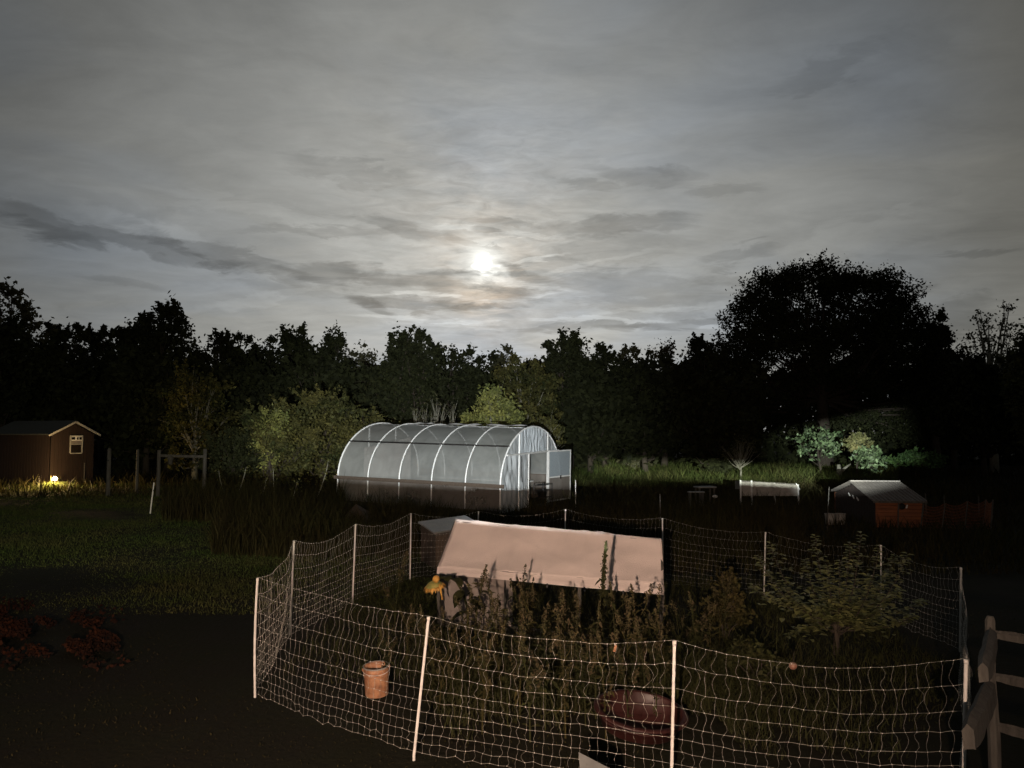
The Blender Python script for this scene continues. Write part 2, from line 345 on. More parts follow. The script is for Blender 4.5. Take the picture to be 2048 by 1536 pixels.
def blades(name, n, region, h, w, m, seed, label, cat, lean=.35, clump=0, segs=2):
    """tapered grass blades over a region function rng,n -> (x,y)"""
    rng = np.random.default_rng(seed); x, y = region(rng, n); n = len(x)
    z = h_ground(x, y) - .02
    d = 1.0
    if clump:
        d = .35 + 1.1 * np.clip(np.sin(x * clump + 1.3 * np.sin(y * clump * .7)) * np.cos(y * clump * 1.1 + x * .3) * .5 + .5 + rng.normal(size=n) * .12, 0, 1)
    H = (h[0] + (h[1] - h[0]) * rng.random(n) ** 1.6) * d; t = rng.random(n) * 2 * np.pi
    Wd = w * (.6 + .8 * rng.random(n)); lx = rng.normal(size=n) * lean * H; ly = rng.normal(size=n) * lean * H
    cx, cy = np.cos(t) * Wd, np.sin(t) * Wd
    b0 = np.stack([x - cx, y - cy, z], 1); b1 = np.stack([x + cx, y + cy, z], 1)
    m0 = np.stack([x - cx * .7 + lx * .3, y - cy * .7 + ly * .3, z + H * .55], 1); m1 = np.stack([x + cx * .7 + lx * .3, y + cy * .7 + ly * .3, z + H * .55], 1)
    tp = np.stack([x + lx - cx * .08, y + ly - cy * .08, z + H], 1); tq = np.stack([x + lx + cx * .08, y + ly + cy * .08, z + H], 1)
    V = np.stack([b0, b1, m1, m0, tq, tp], 1).reshape(-1, 3); k = np.arange(n) * 6
    F = np.concatenate([np.stack([k, k + 1, k + 2, k + 3], 1), np.stack([k + 3, k + 2, k + 4, k + 5], 1)])
    o = npmesh(name, V, F, m); return setp(o, label, cat, kind='stuff')
def rect(x0, x1, y0, y1): return lambda r, n: (x0 + (x1 - x0) * r.random(n), y0 + (y1 - y0) * r.random(n))
def wedge(p0, p1, d0, d1, pw=1.0):  # a slice of field seen between two bearings
    def f(r, n):
        D = d0 + (d1 - d0) * r.random(n) ** pw; t = (p0 + (p1 - p0) * r.random(n) - 1024) / FPX; return t * D, D
    return f

# ------------------------------------------------------------------ lamps and the house behind the camera
house = thing('house', (0, -3.2, 0), 0, 'pale clapboard house wall with deck behind the viewpoint', 'house')
hw = MB()
for k in range(30): hw.box((0, -.02 + .004 * (k % 2), .1 + k * .2), (14, .06, .196))
hw.build('wall', M['clapboard'], house)
dk = MB()
for k in range(22): dk.box((0, .2 + k * .145, 1.33), (7, .138, .03))
dk.build('deck_floor', M['wood'], house)
for x in (-3.3, 0, 3.3): MB().box((x, 3.2, .65), (.1, .1, 1.3)).build('deck_post', M['wood'], house)

def spot(name, loc, target, power, cone, blend, col, label, shield=None, radius=.01, roll=0, top=None):
    """wall lamp: bracket, housing, lens, optional added plates that cut the beam; the light sits in it"""
    t = thing(name, loc, 0, label, 'lamp', 'house lamps')
    loc = Vector(loc); d = (Vector(target) - loc).normalized()
    h = Vector((d.x, d.y, 0)).normalized(); R = d.to_track_quat('Y', 'Z').to_matrix()
    q = MB(); q.lathe([(.0, -.14), (.05, -.13), (.085, -.06), (.10, -.015), (.104, -.015), (.105, -.02)], (0, 0, 0), 20, R @ Matrix.Rotation(-math.pi / 2, 3, 'X')); q.build('housing', M['black'], t, True)
    q = MB(); q.bar((0, -.08, 0), (0, -3.14 - loc.y, .03), .03); q.build('bracket', M['black'], t)
    L = bpy.data.lights.new(name + '_light', 'SPOT'); L.energy = power; L.spot_size = math.radians(cone); L.spot_blend = blend
    L.color = col; L.shadow_soft_size = radius
    lo = bpy.data.objects.new(name + '_light', L); C.objects.link(lo); lo.parent = t
    lo.rotation_euler = d.to_track_quat('-Z', 'Y').to_euler()
    if shield is not None:   # unseen upright plate added to cut the beam below slope `shield`
        dist = .55
        az = math.atan2(d.x, d.y)
        Rz = Matrix.Rotation(-az, 3, 'Z') @ Matrix.Rotation(-roll, 3, 'Y')
        q = MB(); q.box(Rz @ Vector((0, dist, shield * dist - .2)), (1.5, .006, .40), Rz); q.build('shield', M['black'], t)
        if top is not None:
            q = MB(); q.box(Rz @ Vector((0, dist, top * dist + .15)), (1.5, .006, .30), Rz); q.build('top_shield', M['black'], t)  # unseen plate added to keep the beam off the trees above
    return t
ROLL = -math.atan(.05)
# cool floodlights with a hard lower cut-off
spot('floodlight', (-.5, -2.8, 2.16), P(880, 905, 30), 52000, 35, 1.0, (.93, .98, .98), 'cool white floodlight on the house wall aimed at the greenhouse', shield=-.0388, radius=.003, roll=ROLL)
spot('floodlight', (.9, -2.8, 2.16), P(1688, 892, 48), 130000, 10.5, .9, (.92, 1.0, .95), 'cool white floodlight on the house wall aimed at the right-hand trees', shield=-.036, radius=.003, roll=math.atan(.22), top=.026)
spot('floodlight', (1.9, -2.8, 2.96), P(1400, 935, 52), 170000, 18, .7, (.95, 1.0, .86), 'cool white floodlight on the house wall aimed along the far meadow strip', shield=-.0585, radius=.003, roll=-math.atan(.038), top=-.036)
# lawn lamp
spot('floodlight', (-1.6, -2.8, 3.6), P(230, 1065, 19), 5200, 40, 1.0, (.95, 1.0, .72), 'yard floodlight high on the house wall aimed at the lawn', shield=-.180, radius=.006)
# warm porch lamps low over the deck
spot('porch_lamp', (-.9, -2.6, 2.8), P(860, 1000, 14), 6300, 78, 1.0, (1.0, .70, .52), 'warm porch lamp left on the house wall', radius=.03)
spot('porch_lamp', (1.2, -2.6, 2.0), P(1150, 1000, 14), 220, 70, 1.0, (1.0, .84, .70), 'paler porch lamp right on the house wall', radius=.03)

# ------------------------------------------------------------------ greenhouse
G0 = Vector((-.42, 27.0, 0)); GU = Vector((.4, .917, 0)); GVd = Vector((-.917, .4, .048))
GW, GL, HIP, TOP = 6.0, 6.85, 1.02, 3.07
def gh(w, l, z): return Vector((w, l, z))  # local: x = across, y = along
gho = thing('hoop_greenhouse', (0, 0, 0), 0, 'hoop greenhouse covered in milky plastic, white hoops showing, door standing open', 'greenhouse')
gho.matrix_world = Matrix(((GU.x, GVd.x, 0, G0.x), (GU.y, GVd.y, 0, G0.y), (0, GVd.z, 1, G0.z), (0, 0, 0, 1)))
def hz(w):
    s = (w - GW / 2) / (GW / 2); return HIP + (TOP - HIP) * math.sqrt(max(0, 1 - s * s))
def arc(l, n=28, off=0.0):
    pts = []
    for i in range(n + 1):
        t = math.pi * i / n; pts.append(gh(GW / 2 - (GW / 2 + off) * math.cos(t), l, HIP + (TOP - HIP + off) * math.sin(t)))
    return pts
for i in range(6):
    l = GL * i / 5; q = MB(); q.tube([gh(0 - .0, l, 0)] + arc(l, 28, .012) + [gh(GW, l, 0)], .032 if i in (0, 5) else .026, 8); q.build('hoop', M['pipe'], gho, True)
rs = random.Random(4)
def cover_bay(k):
    n, mlen = 36, 12; q = MB(); vs, fs = [], []
    l0, l1 = GL * k / 5, GL * (k + 1) / 5
    for j in range(mlen + 1):
        f = j / mlen; l = l0 + (l1 - l0) * f; sag = math.sin(math.pi * f)
        for i in range(n + 1):
            t = math.pi * i / n; o = .003 - .045 * sag * (.4 + .6 * math.sin(t)) + .012 * math.sin(i * 1.7 + k * 2) * sag + .008 * math.sin(j * 2.1 + i * .6)
            vs.append(gh(GW / 2 - (GW / 2 + o) * math.cos(t), l, HIP + (TOP - HIP + o) * math.sin(t)))
    for j in range(mlen):
        for i in range(n): a = j * (n + 1) + i; fs.append((a, a + 1, a + n + 2, a + n + 1))
    q.add(vs, fs).build('cover', M['film'], gho, True)
for k in range(5): cover_bay(k)
def curtain(name, pts0, pts1, m, nx=40, nz=10, amp=.02, seed=1, parent=None, fr=9):
    """cloth sheet between two corner pairs, rippled"""
    a, c = Vector(pts0[0]), Vector(pts0[1]); d, e = Vector(pts1[0]), Vector(pts1[1])
    nrm = (c - a).cross(d - a).normalized(); r = random.Random(seed); ph = [r.random() * 6 for _ in range(6)]
    vs, fs = [], []
    for j in range(nz + 1):
        for i in range(nx + 1):
            u, v = i / nx, j / nz; p = (a.lerp(c, u)).lerp(d.lerp(e, u), v)
            o = math.sin(u * fr * 2 + ph[0]) * .5 + math.sin(u * fr * 4.7 + ph[1] + v * 2) * .35 + math.sin(v * 7 + u * 5 + ph[2]) * .3
            vs.append(p + nrm * amp * o * (.3 + .7 * math.sin(math.pi * min(1, u * 1.0))))
    for j in range(nz):
        for i in range(nx): q = j * (nx + 1) + i; fs.append((q, q + 1, q + nx + 2, q + nx + 1))
    return MB().add(vs, fs).build(name, m, parent, True)
for side, w in ((0, -.01), (1, GW + .01)):
    for k in range(5):
        curtain('side_curtain', (gh(w, GL * k / 5, .04), gh(w, GL * (k + 1) / 5, .04)), (gh(w, GL * k / 5, HIP - .03), gh(w, GL * (k + 1) / 5, HIP - .03)), M['filmlow'], 20, 8, .015, k, gho)
    MB().box(gh(w + (-.03 if side == 0 else .03), GL / 2, HIP), (.045, GL + .3, .13)).build('hip_board', M['hip'], gho)
    MB().box(gh(w, GL / 2, .08), (.05, GL, .16)).build('base_board', M['hip'], gho)
for w in (.72, GW - .72):
    MB().tube([gh(w, -.02, hz(w) + .035), gh(w, GL, hz(w) + .035)], .028, 8).build('purlin', M['dark'], gho, True)
MB().tube([gh(GW / 2, 0, TOP - .05), gh(GW / 2, GL, TOP - .05)], .02, 8).build('ridge_pipe', M['pipe'], gho, True)
for a, c in ((.25, 1.9), (2.2, 3.6), (4.3, 5.2)):
    q = MB(); vs, fs = [], []
    for i in range(11):
        l = a + (c - a) * i / 10
        for j, (dx, dz) in enumerate(((-.28, .03), (-.1, .06 + .02 * math.sin(i)), (.06, .04))): vs.append(gh(GW / 2 + dx + .02 * math.sin(i * 1.3), l, hz(GW / 2 + dx) + dz))
    for i in range(10):
        for j in range(2): z = i * 3 + j; fs.append((z, z + 1, z + 4, z + 3))
    q.add(vs, fs).build('ridge_tape', M['trim'], gho)
# front end wall at l=0
def endsheet(name, w0, w1, z0, z1f, m, amp, seed, l=-.0, nx=24, nz=24, fr=9, folds=0):
    vs, fs = [], []; r = random.Random(seed); ph = [r.random() * 6 for _ in range(6)]
    for j in range(nz + 1):
        for i in range(nx + 1):
            u, v = i / nx, j / nz; w = w0 + (w1 - w0) * u; zt = z1f(w) if callable(z1f) else z1f; z0_ = z0(w) if callable(z0) else z0
            z = z0_ + (zt - z0_) * v
            o = math.sin(u * fr * 2.3 + ph[0] + v) * .5 + math.sin(u * fr * 5.1 + ph[1]) * .3 + math.sin(v * 8 + u * 11 + ph[2]) * .4 + folds * math.sin((u * 1.6 + v * .9) * 14 + ph[3]) * math.exp(-((u - v * .8) ** 2) * 4)
            vs.append(gh(w, l + amp * o * math.sin(math.pi * u) ** .5, z))
    for j in range(nz):
        for i in range(nx): a = j * (nx + 1) + i; fs.append((a, a + 1, a + nx + 2, a + nx + 1))
    return MB().add(vs, fs).build(name, m, gho, True)
HD, DL, DR = 2.08, 2.45, 4.42
endsheet('end_panel', .02, 1.55, .05, lambda w: min(hz(w), HD) - .01, M['filmend'], .05, 2, folds=.9)
endsheet('end_panel', 1.58, DL, .05, HD - .02, M['filmend'], .03, 3, folds=.3)
endsheet('transom_panel', 1.52, DR, HD + .03, lambda w: hz(w) - .01, M['filmpleat'], .045, 5, nx=70, fr=22)
endsheet('end_panel', .55, 1.50, HD + .02, lambda w: hz(w) - .01, M['filmend'], .02, 7)
endsheet('end_panel', DR + .04, GW - .03, .05, lambda w: min(hz(w), 2.6) - .01, M['filmend'], .03, 8)
vs = [(1.53, hz(1.53), .045), (DL, HD, .04), (DR, hz(DR), .045)]
for w, zt, r in vs: MB().box(gh(w, -.05, zt / 2), (r, .045, zt)).build('end_stud', M['trim'] if w > 2 else M['pipe'], gho)
MB().box(gh((.45 + DR) / 2, -.055, HD), (DR - .4, .05, .055)).build('header', M['trim'], gho)
MB().box(gh((DR + GW - .2) / 2 , -.055, HD), (GW - .45 - DR, .04, .04)).build('header', M['pipe'], gho)
# back end wall
vs_, fs_ = [], []
pts = [gh(0, GL, 0)] + arc(GL, 28) + [gh(GW, GL, 0)]
MB().add(pts, [tuple(range(len(pts)))]).build('back_wall', M['filmlow'], gho)
for w in (2.0, 4.0): MB().box(gh(w, GL - .04, 1.45), (.06, .04, 2.9)).build('end_stud', M['trim'], gho)
# door leaf folded back to the right
dr = thing('door', (0, 0, 0)); dr.parent = gho; dr.location = gh(DR + .03, -.09, 0); dr.rotation_euler = (0, 0, math.radians(-11))
DW = 1.72
q = MB()
for x in (.02, DW): q.box((x, 0, 1.06), (.05, .035, 2.06))
for z in (.07, 1.02, 2.07): q.box(((DW + .02) / 2, 0, z), (DW - .03, .033, .05))
q.build('door_frame', M['trim'], dr)
MB().box(((DW + .02) / 2, 0, 1.54), (DW - .05, .006, 1.0)).build('door_mesh', M['screen'], dr)
MB().box(((DW + .02) / 2, 0, .55), (DW - .05, .006, .9)).build('door_mesh', M['filmlow'], dr)
MB().box((.9, -.03, 1.0), (.04, .05, .14)).build('latch', M['black'], dr)
MB().tube([gh(1.62, -.1, 2.0), gh(1.6, -.12, 1.3), gh(1.64, -.13, 1.05)], .018, 6).build('hanging_strap', M['black'], gho)

def rack():
    t = thing('shelf_rack', G(1078, 1030), .3, 'dark wire shelf rack standing in the greenhouse doorway', 'shelf')
    base = G0 + GU * 3.1 + Vector((.917, -.4, 0)) * .4; t.location = (base.x, base.y, 0); t.rotation_euler = (0, 0, math.atan2(GU.y, GU.x))
    for x in (-.45, .45):
        for y in (-.2, .2): MB().tube([(x, y, 0), (x, y, .95)], .014, 6).build('post', M['black'], t)
    for z in (.15, .42, .68, .9):
        q = MB()
        for k in range(6): q.tube([(-.45, -.2 + k * .08, z), (.45, -.2 + k * .08, z)], .007, 4)
        for x in (-.45, .45): q.tube([(x, -.2, z), (x, .2, z)], .009, 4)
        q.build('shelf', M['black'], t)
    t2 = thing('storage_bin', (base.x + GU.x * -.1, base.y + GU.y * -.1, .43), t.rotation_euler.z, 'dark bin sitting on the wire rack shelf in the doorway', 'bin')
    MB().lathe([(.001, 0), (.15, 0), (.19, .2), (.2, .2), (.2, .215), (.175, .215), (.14, .01), (.001, .01)], (0, 0, 0), 18).build('tub', M['black'], t2, True)
rack()
# inside: a bench along the far side
bt = thing('potting_bench', (0, 0, 0), 0, 'pale potting bench seen dimly through the greenhouse plastic', 'bench')
bt.matrix_world = gho.matrix_world.copy()
MB().box((4.6, 3.4, .8), (.9, 5.2, .05)).build('bench_top', M['trim'], bt)
for x in (4.2, 5.0):
    for y in (1.0, 3.4, 5.8): MB().box((x, y, .39), (.06, .06, .77)).build('leg', M['wood'], bt)
ct = thing('hanging_cloth', (0, 0, 0), 0, 'pale shade cloth hanging inside the greenhouse left end', 'cloth'); ct.matrix_world = gho.matrix_world.copy()
curtain('cloth', (gh(2.6, 5.2, .5), gh(1.2, 6.5, .5)), (gh(2.6, 5.2, 2.55), gh(1.2, 6.5, 2.1)), M['tarpside'], 20, 10, .05, 3, ct)

# ------------------------------------------------------------------ electric net fence around the poultry yard
fence_px = [(515, 1158, 510, 1392), (857, 1236, 828, 1510), (1349, 1285, 1342, 1604), (1932, 1322, 1925, 1672),
            (1922, 1137, 1920, 1300), (1762, 1092, 1762, 1240), (1531, 1066, 1528, 1190), (1325, 1038, 1326, 1168),
            (1131, 1020, 1129, 1142), (957, 1024, 952, 1140), (822, 1028, 820, 1158), (711, 1050, 705, 1205), (588, 1083, 580, 1272)]
fence = thing('electric_net_fence', (0, 8.5, 0), 0, 'white electric netting fence on thin posts ringing the weedy poultry yard', 'fence')
posts = []
for tx, ty, bx, by in fence_px:
    bse = G(bx, by); top = P(tx, ty, bse.y); posts.append((bse, top))
def inv(p, t): return Vector(p) - t.location
for i, (bse, top) in enumerate(posts):
    mid = bse.lerp(top, .5) + (Vector((-.03, 0, 0)) if i == 0 else Vector((.008, 0, 0)))
    pts = [inv(bse - Vector((0, 0, .1)), fence)]
    for k in range(9):
        f = k / 8; pts.append(inv(bse * (1 - f) ** 2 + mid * 2 * f * (1 - f) + top * f * f if i == 0 else bse.lerp(top, f), fence))
    p_ = MB().tube(pts, .0135, 8).build('post', M['plastic'], fence, True)
    MB().tube([inv(top - Vector((0, 0, .02)), fence), inv(top + Vector((0, 0, .012)), fence)], .0165, 8).build('post_cap', M['plastic'], p_, True)
LINES = [1.0, .852, .697, .582, .467, .385, .303, .225, .148, .074, .01]
def netting(i, A, B, sag, seed, rmul=1.0):
    (b0, t0), (b1, t1) = A, B; rng = random.Random(seed); L = (b1 - b0).length
    n = max(8, int(L / .078)); q = MB(); side = (b1 - b0).cross(Vector((0, 0, 1))).normalized()
    ph = [rng.random() * 6.3 for _ in range(6)]; lean = rng.uniform(-.06, .06)
    t0 = t0 + Vector((0, 0, .02)); t1 = t1 + Vector((0, 0, .02))
    rh, rv = .0015 * rmul, .0012 * rmul
    def pt(u, v):
        lo = b0.lerp(b1, u) + Vector((0, 0, .015)); hi = t0.lerp(t1, u); s = 4 * u * (1 - u)
        p = lo.lerp(hi, v); p.z -= sag * s * v * (.55 + .45 * v)
        p += side * (.05 * s * math.sin(v * 3 + ph[0]) + .02 * s * math.sin(u * 11 + ph[1] + v * 4))
        p += (b1 - b0).normalized() * s * (lean * (v - .5) + .012 * math.sin(v * 9 + ph[2]))
        return p
    grid = {}
    for j, v in enumerate(LINES):
        for k in range(n + 1):
            p = pt(k / n, v); p.z += rng.gauss(0, .0035) if 0 < k < n else 0
            if v < .1: p.z += rng.gauss(0, .008)
            grid[j, k] = p - fence.location
    for j in range(len(LINES)): q.tube([grid[j, k] for k in range(n + 1)], rh, 4, False)
    dv = (b1 - b0).normalized()
    for k in range(1, n):
        pts = []
        for j in range(len(LINES) - 1):
            a, c = grid[j, k], grid[j + 1, k]; hgt = (a - c).length
            if hgt > .3: continue
            am = rng.gauss(.0, .11) * hgt + .07 * hgt * (1 if (j) % 2 else -1) * (1.2 if j < 4 else .4)
            am2 = rng.gauss(0, .06) * hgt
            for s_ in range(5):
                f = s_ / 5; o = dv * (am * math.sin(math.pi * f) + am2 * math.sin(2 * math.pi * f)) + side * am2 * math.sin(math.pi * f)
                pts.append(a.lerp(c, f) + o)
        pts.append(grid[len(LINES) - 1, k])
        q.tube(pts, rv, 3, False)
    o = q.build('netting', M['cord'], fence); o['kind'] = 'stuff'
    kq = MB(); s = .0052 * rmul
    for j in range(len(LINES)):
        for k in range(1, n):
            p = grid[j, k]; kq.add([p + Vector(d) * s for d in ((1, 0, 0), (-1, 0, 0), (0, 1, 0), (0, -1, 0), (0, 0, 1), (0, 0, -1))],
                                   ((0, 2, 4), (2, 1, 4), (1, 3, 4), (3, 0, 4), (2, 0, 5), (1, 2, 5), (3, 1, 5), (0, 3, 5)))
    o = kq.build('knots', M['plastic'], fence); o['kind'] = 'stuff'
sags = [.06, .10, .14, .25, .13, .12, .10, .10, .12, .10, .13, .16, .14]
for i in range(13):
    netting(i, posts[i], posts[(i + 1) % 13], sags[i], 100 + i, (1.0, 1.0, .85, .8, .8, .8, .8, .85, .9, .95, 1, 1.05, 1.05)[i])
tg = P(1230, 1297, 6.35)
t = thing('line_tag', tg, .4, 'small peach plastic tag clipped to the top wire of the front netting', 'tag')
MB().box((0, 0, 0), (.022, .006, .055), Matrix.Rotation(.35, 3, 'Y')).build('tag', M['bucket'], t, bevel=.003)
MB().tube([(.0, 0, .02), (.0, .0, .045)], .003, 6).build('clip', M['plastic'], t)

# ------------------------------------------------------------------ chicken shelter with canvas cover
eL, eR = P(875, 1134, 11.6), P(1327, 1168, 10.2); rL, rR = P(911, 1038, 12.2), P(1323, 1077, 10.8)
sh = thing('chicken_shelter', (.4, 11.3, 0), 0, 'low ridge shelter under a taut pinkish-white canvas tarp inside the net fence', 'shelter')
def tarp_sheet(name, A, B, Cc, Dd, m, amp, hem=None, nx=60, nz=26, seed=1):
    r = random.Random(seed); vs, fs = [], []; ph = [r.random() * 6 for _ in range(8)]
    nrm = (B - A).cross(Cc - A).normalized()
    if nrm.z < 0: nrm = -nrm
    for j in range(nz + 1):
        for i in range(nx + 1):
            u, v = i / nx, j / nz; p = A.lerp(B, u).lerp(Cc.lerp(Dd, u), v)
            o = -.035 * math.sin(math.pi * v) * (1 + .5 * math.sin(u * 7 + ph[0])) * (1 - .5 * abs(2 * u - 1))
            o += .018 * math.exp(-((u - .12 - (1 - v) * .16) / .03) ** 2) * (v) + .013 * math.exp(-((u - .93 + (1 - v) * .2) / .025) ** 2) * (1 - v)
            o += .011 * math.exp(-((u - .85 + (1 - v) * .3) / .02) ** 2) * (1 - v) * (u > .6)
            o += amp * 1.8 * (math.sin(u * 23 + v * 5 + ph[1]) * .4 + math.sin(u * 9 - v * 8 + ph[2]) * .6 + math.sin(v * 17 + ph[3] + u * 3) * .25)
            for c0 in (.33, .66): o += .016 * math.exp(-((u - c0 - .01 * math.sin(v * 5)) / .018) ** 2)
            o += .007 * math.exp(-((math.sin(u * 4.3 + v * 2.6 + ph[4])) / .08) ** 2) + .006 * math.exp(-((math.sin(u * 7.7 - v * 3.1 + ph[5])) / .07) ** 2)
            vs.append(p + nrm * o - sh.location)
    for j in range(nz):
        for i in range(nx): a = j * (nx + 1) + i; fs.append((a, a + 1, a + nx + 2, a + nx + 1))
    return MB().add(vs, fs).build(name, m, sh, True)
tp = tarp_sheet('tarp', eL, eR, rL, rR, M['tarp'], .006)
sol = tp.modifiers.new('thick', 'SOLIDIFY'); sol.thickness = .004
back = Vector((.10, .99, 0)).normalized() * 1.0
tarp_sheet('tarp', rL, rR, rL + back + Vector((0, 0, -.5)), rR + back + Vector((0, 0, -.5)), M['tarp'], .006, seed=3)
# hem that hangs from the front eave
vs, fs = [], []; n = 60
dn = [P(873, 1147, 11.55), P(1327, 1190, 10.15)]
for i in range(n + 1):
    u = i / n; a = eL.lerp(eR, u); c = dn[0].lerp(dn[1], u); o = Vector((.1, -.2, 0)) * (.06 * math.sin(u * 31) * u + .05 * math.sin(u * 13) + .05)
    for k, f in enumerate((0, .5, .55, 1)): vs.append(a.lerp(c, f) + o * f + (Vector((0, -.008, 0)) if k == 2 else Vector()) - sh.location)
for i in range(n):
    for k in range(3): z = i * 4 + k; fs.append((z, z + 1, z + 5, z + 4))
MB().add(vs, fs).build('hem', M['tarp'], sh, True)
for u in (.09, .22, .36, .52, .68, .84):
    a = dn[0].lerp(dn[1], u) - sh.location; MB().box(a + Vector((0, -.02, -.02)), (.022, .02, .06)).build('tie_down', M['black'], sh, bevel=.004)
# side frame and body curtain
A, B = G(885, 1252), G(1322, 1330)
A = Vector((eL.x + .03, eL.y + .06, 0)); B = Vector((eR.x - .05, eR.y + .06, 0))
for u in (0, .33, .66, 1):
    p = A.lerp(B, u) - sh.location; e = eL.lerp(eR, u) - sh.location
    MB().bar(p, e + Vector((0, .05, -.03)), .045).build('frame_post', M['wood'], sh)
    p2 = p + back * 1.9; MB().bar(p2, Vector((p2.x, p2.y, e.z - .05)), .045).build('frame_post', M['wood'], sh)
    r0 = rL.lerp(rR, u) - sh.location - Vector((0, 0, .05)); MB().bar(e + Vector((0, .05, -.03)), r0, .035).build('rafter', M['wood'], sh)
    MB().bar(r0, r0 + back + Vector((0, 0, -.5)), .035).build('rafter', M['wood'], sh)
MB().bar(rL - sh.location - Vector((0, 0, .05)), rR - sh.location - Vector((0, 0, .05)), .04).build('ridge_pole', M['wood'], sh)
MB().bar(A - sh.location + Vector((0, 0, .08)), B - sh.location + Vector((0, 0, .08)), .05, .12).build('skid', M['wood'], sh)
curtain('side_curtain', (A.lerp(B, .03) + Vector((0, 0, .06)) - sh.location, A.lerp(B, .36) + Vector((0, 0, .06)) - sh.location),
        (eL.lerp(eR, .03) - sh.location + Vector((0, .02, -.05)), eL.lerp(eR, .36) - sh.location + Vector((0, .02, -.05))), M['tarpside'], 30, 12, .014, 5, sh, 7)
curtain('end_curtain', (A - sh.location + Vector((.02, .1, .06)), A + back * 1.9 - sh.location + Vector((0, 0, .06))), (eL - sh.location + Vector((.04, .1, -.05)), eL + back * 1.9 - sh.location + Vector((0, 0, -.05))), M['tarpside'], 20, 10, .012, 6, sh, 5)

# small grey-roofed coop behind the left netting
cg = thing('small_coop', (0, 0, 0), 0, 'low dark coop with a grey sheet roof behind the left end of the tarp shelter', 'coop')
a, c, d, e = P(836, 1046, 17.6), P(868, 1068, 16.4), P(965, 1052, 17.2), P(930, 1033, 18.6)
q = MB(); up = Vector((0, 0, .03)); q.add([a, c, d, e, a + up, c + up, d + up, e + up], ((0, 3, 2, 1), (4, 5, 6, 7), (0, 1, 5, 4), (1, 2, 6, 5), (2, 3, 7, 6), (3, 0, 4, 7))); q.build('roof', M['greytin'], cg)
def gz(p): return Vector((p.x, p.y, float(h_ground(p.x, p.y)) - .03))
cen = (a + c + d + e) / 4; ins = [p.lerp(cen, .1) for p in (a, c, d, e)]; dz = Vector((0, 0, -.01))
q = MB(); vv = [gz(p) for p in ins] + [p + dz for p in ins]; q.add(vv, ((0, 1, 5, 4), (1, 2, 6, 5), (2, 3, 7, 6), (3, 0, 4, 7))); q.build('wall', M['hip'], cg)
MB().bar(c + dz * 3, d + dz * 3, .05, .04).build('fascia', M['wood'], cg)

# dark tent-like heap in front of the greenhouse
ht = thing('covered_heap', (0, 0, 0), 0, 'small dark peaked cover standing in weeds in front of greenhouse', 'cover')
pk = P(712, 1008, 22); bs = [G(668, 1052), G(752, 1062), G(770, 1040), G(690, 1034)]
q = MB(); q.add([pk] + bs, ((0, 1, 2), (0, 2, 3), (0, 3, 4), (0, 4, 1))); q.build('cover_sheet', M['hip'], ht); MB().bar(bs[0], bs[1], .06).build('skid', M['wood'], ht)

# ------------------------------------------------------------------ bucket, tub, board
bk = thing('bucket', G(754, 1388), .3, 'orange plastic bucket with wire handle standing inside the front netting', 'bucket')
bk.scale = (.93, .93, .95); bk.rotation_euler = (math.radians(3), math.radians(-3), .3)
MB().lathe([(.001, .004), (.134, 0), (.137, .01), (.148, .29), (.148, .33), (.144, .33), (.142, .29), (.131, .015), (.001, .014)], (0, 0, 0), 36).build('pail', M['bucket'], bk, True)
for z in (.285, .262, .24): MB().lathe([(.146, z - .005), (.152, z - .003), (.152, z + .003), (.146, z + .005)], (0, 0, 0), 36).build('rib', M['bucket'], bk, True)
MB().lathe([(.142, .322), (.154, .322), (.156, .337), (.143, .337)], (0, 0, 0), 36).build('rim', M['tubwhite'], bk, True)
hp = []
for i in range(15):
    t_ = math.pi * i / 14; hp.append((.158 * math.cos(t_), -.06 * math.sin(t_) - .10 * math.sin(t_), .29 - .02 * math.sin(t_)))
MB().tube(hp, .0028, 6).build('handle', M['pipe'], bk, True)
for s in (-1, 1): MB().box((s * .158, 0, .305), (.016, .03, .03)).build('ear', M['bucket'], bk, bevel=.003)

rt = thing('red_tub', G(1276, 1452), 0, 'faded red oval plastic tub lying among weeds behind the middle netting post', 'tub')
rt.location = P(1276, 1424, 7.6); rt.location.z = .06; rt.rotation_euler = (math.radians(13), math.radians(6), .15)
q = MB(); prof = [(.001, 0), (.36, 0), (.40, .02), (.45, .17), (.49, .18), (.50, .165), (.505, .185), (.45, .20), (.435, .18), (.385, .03), (.001, .02)]
q.lathe(prof, (0, 0, 0), 40, Matrix.Diagonal((.92, .72, 1))); q.build('basin', M['tub'], rt, True)
MB().tube([(.42 * math.cos(2 * math.pi * i / 40), .33 * math.sin(2 * math.pi * i / 40), .135) for i in range(41)], .008, 6, False).build('rib', M['tub'], rt, True)

bd = thing('grey_board', (0, 0, 0), 0, 'corner of a grey board poking up at the bottom edge outside the netting', 'board')
p0, p1, p2, p3 = P(1157, 1504, 6.3), P(1222, 1538, 6.0), P(1250, 1640, 5.6), P(1165, 1600, 6.0)
nrm = (p1 - p0).cross(p3 - p0).normalized() * .02
MB().add([p0, p1, p2, p3, p0 + nrm, p1 + nrm, p2 + nrm, p3 + nrm], ((0, 3, 2, 1), (4, 5, 6, 7), (0, 1, 5, 4), (1, 2, 6, 5), (2, 3, 7, 6), (3, 0, 4, 7))).build('panel', M['greytin'], bd)
MB().bar(p3 + nrm * 2, p2 + nrm * 2, .04).build('batten', M['wood'], bd)

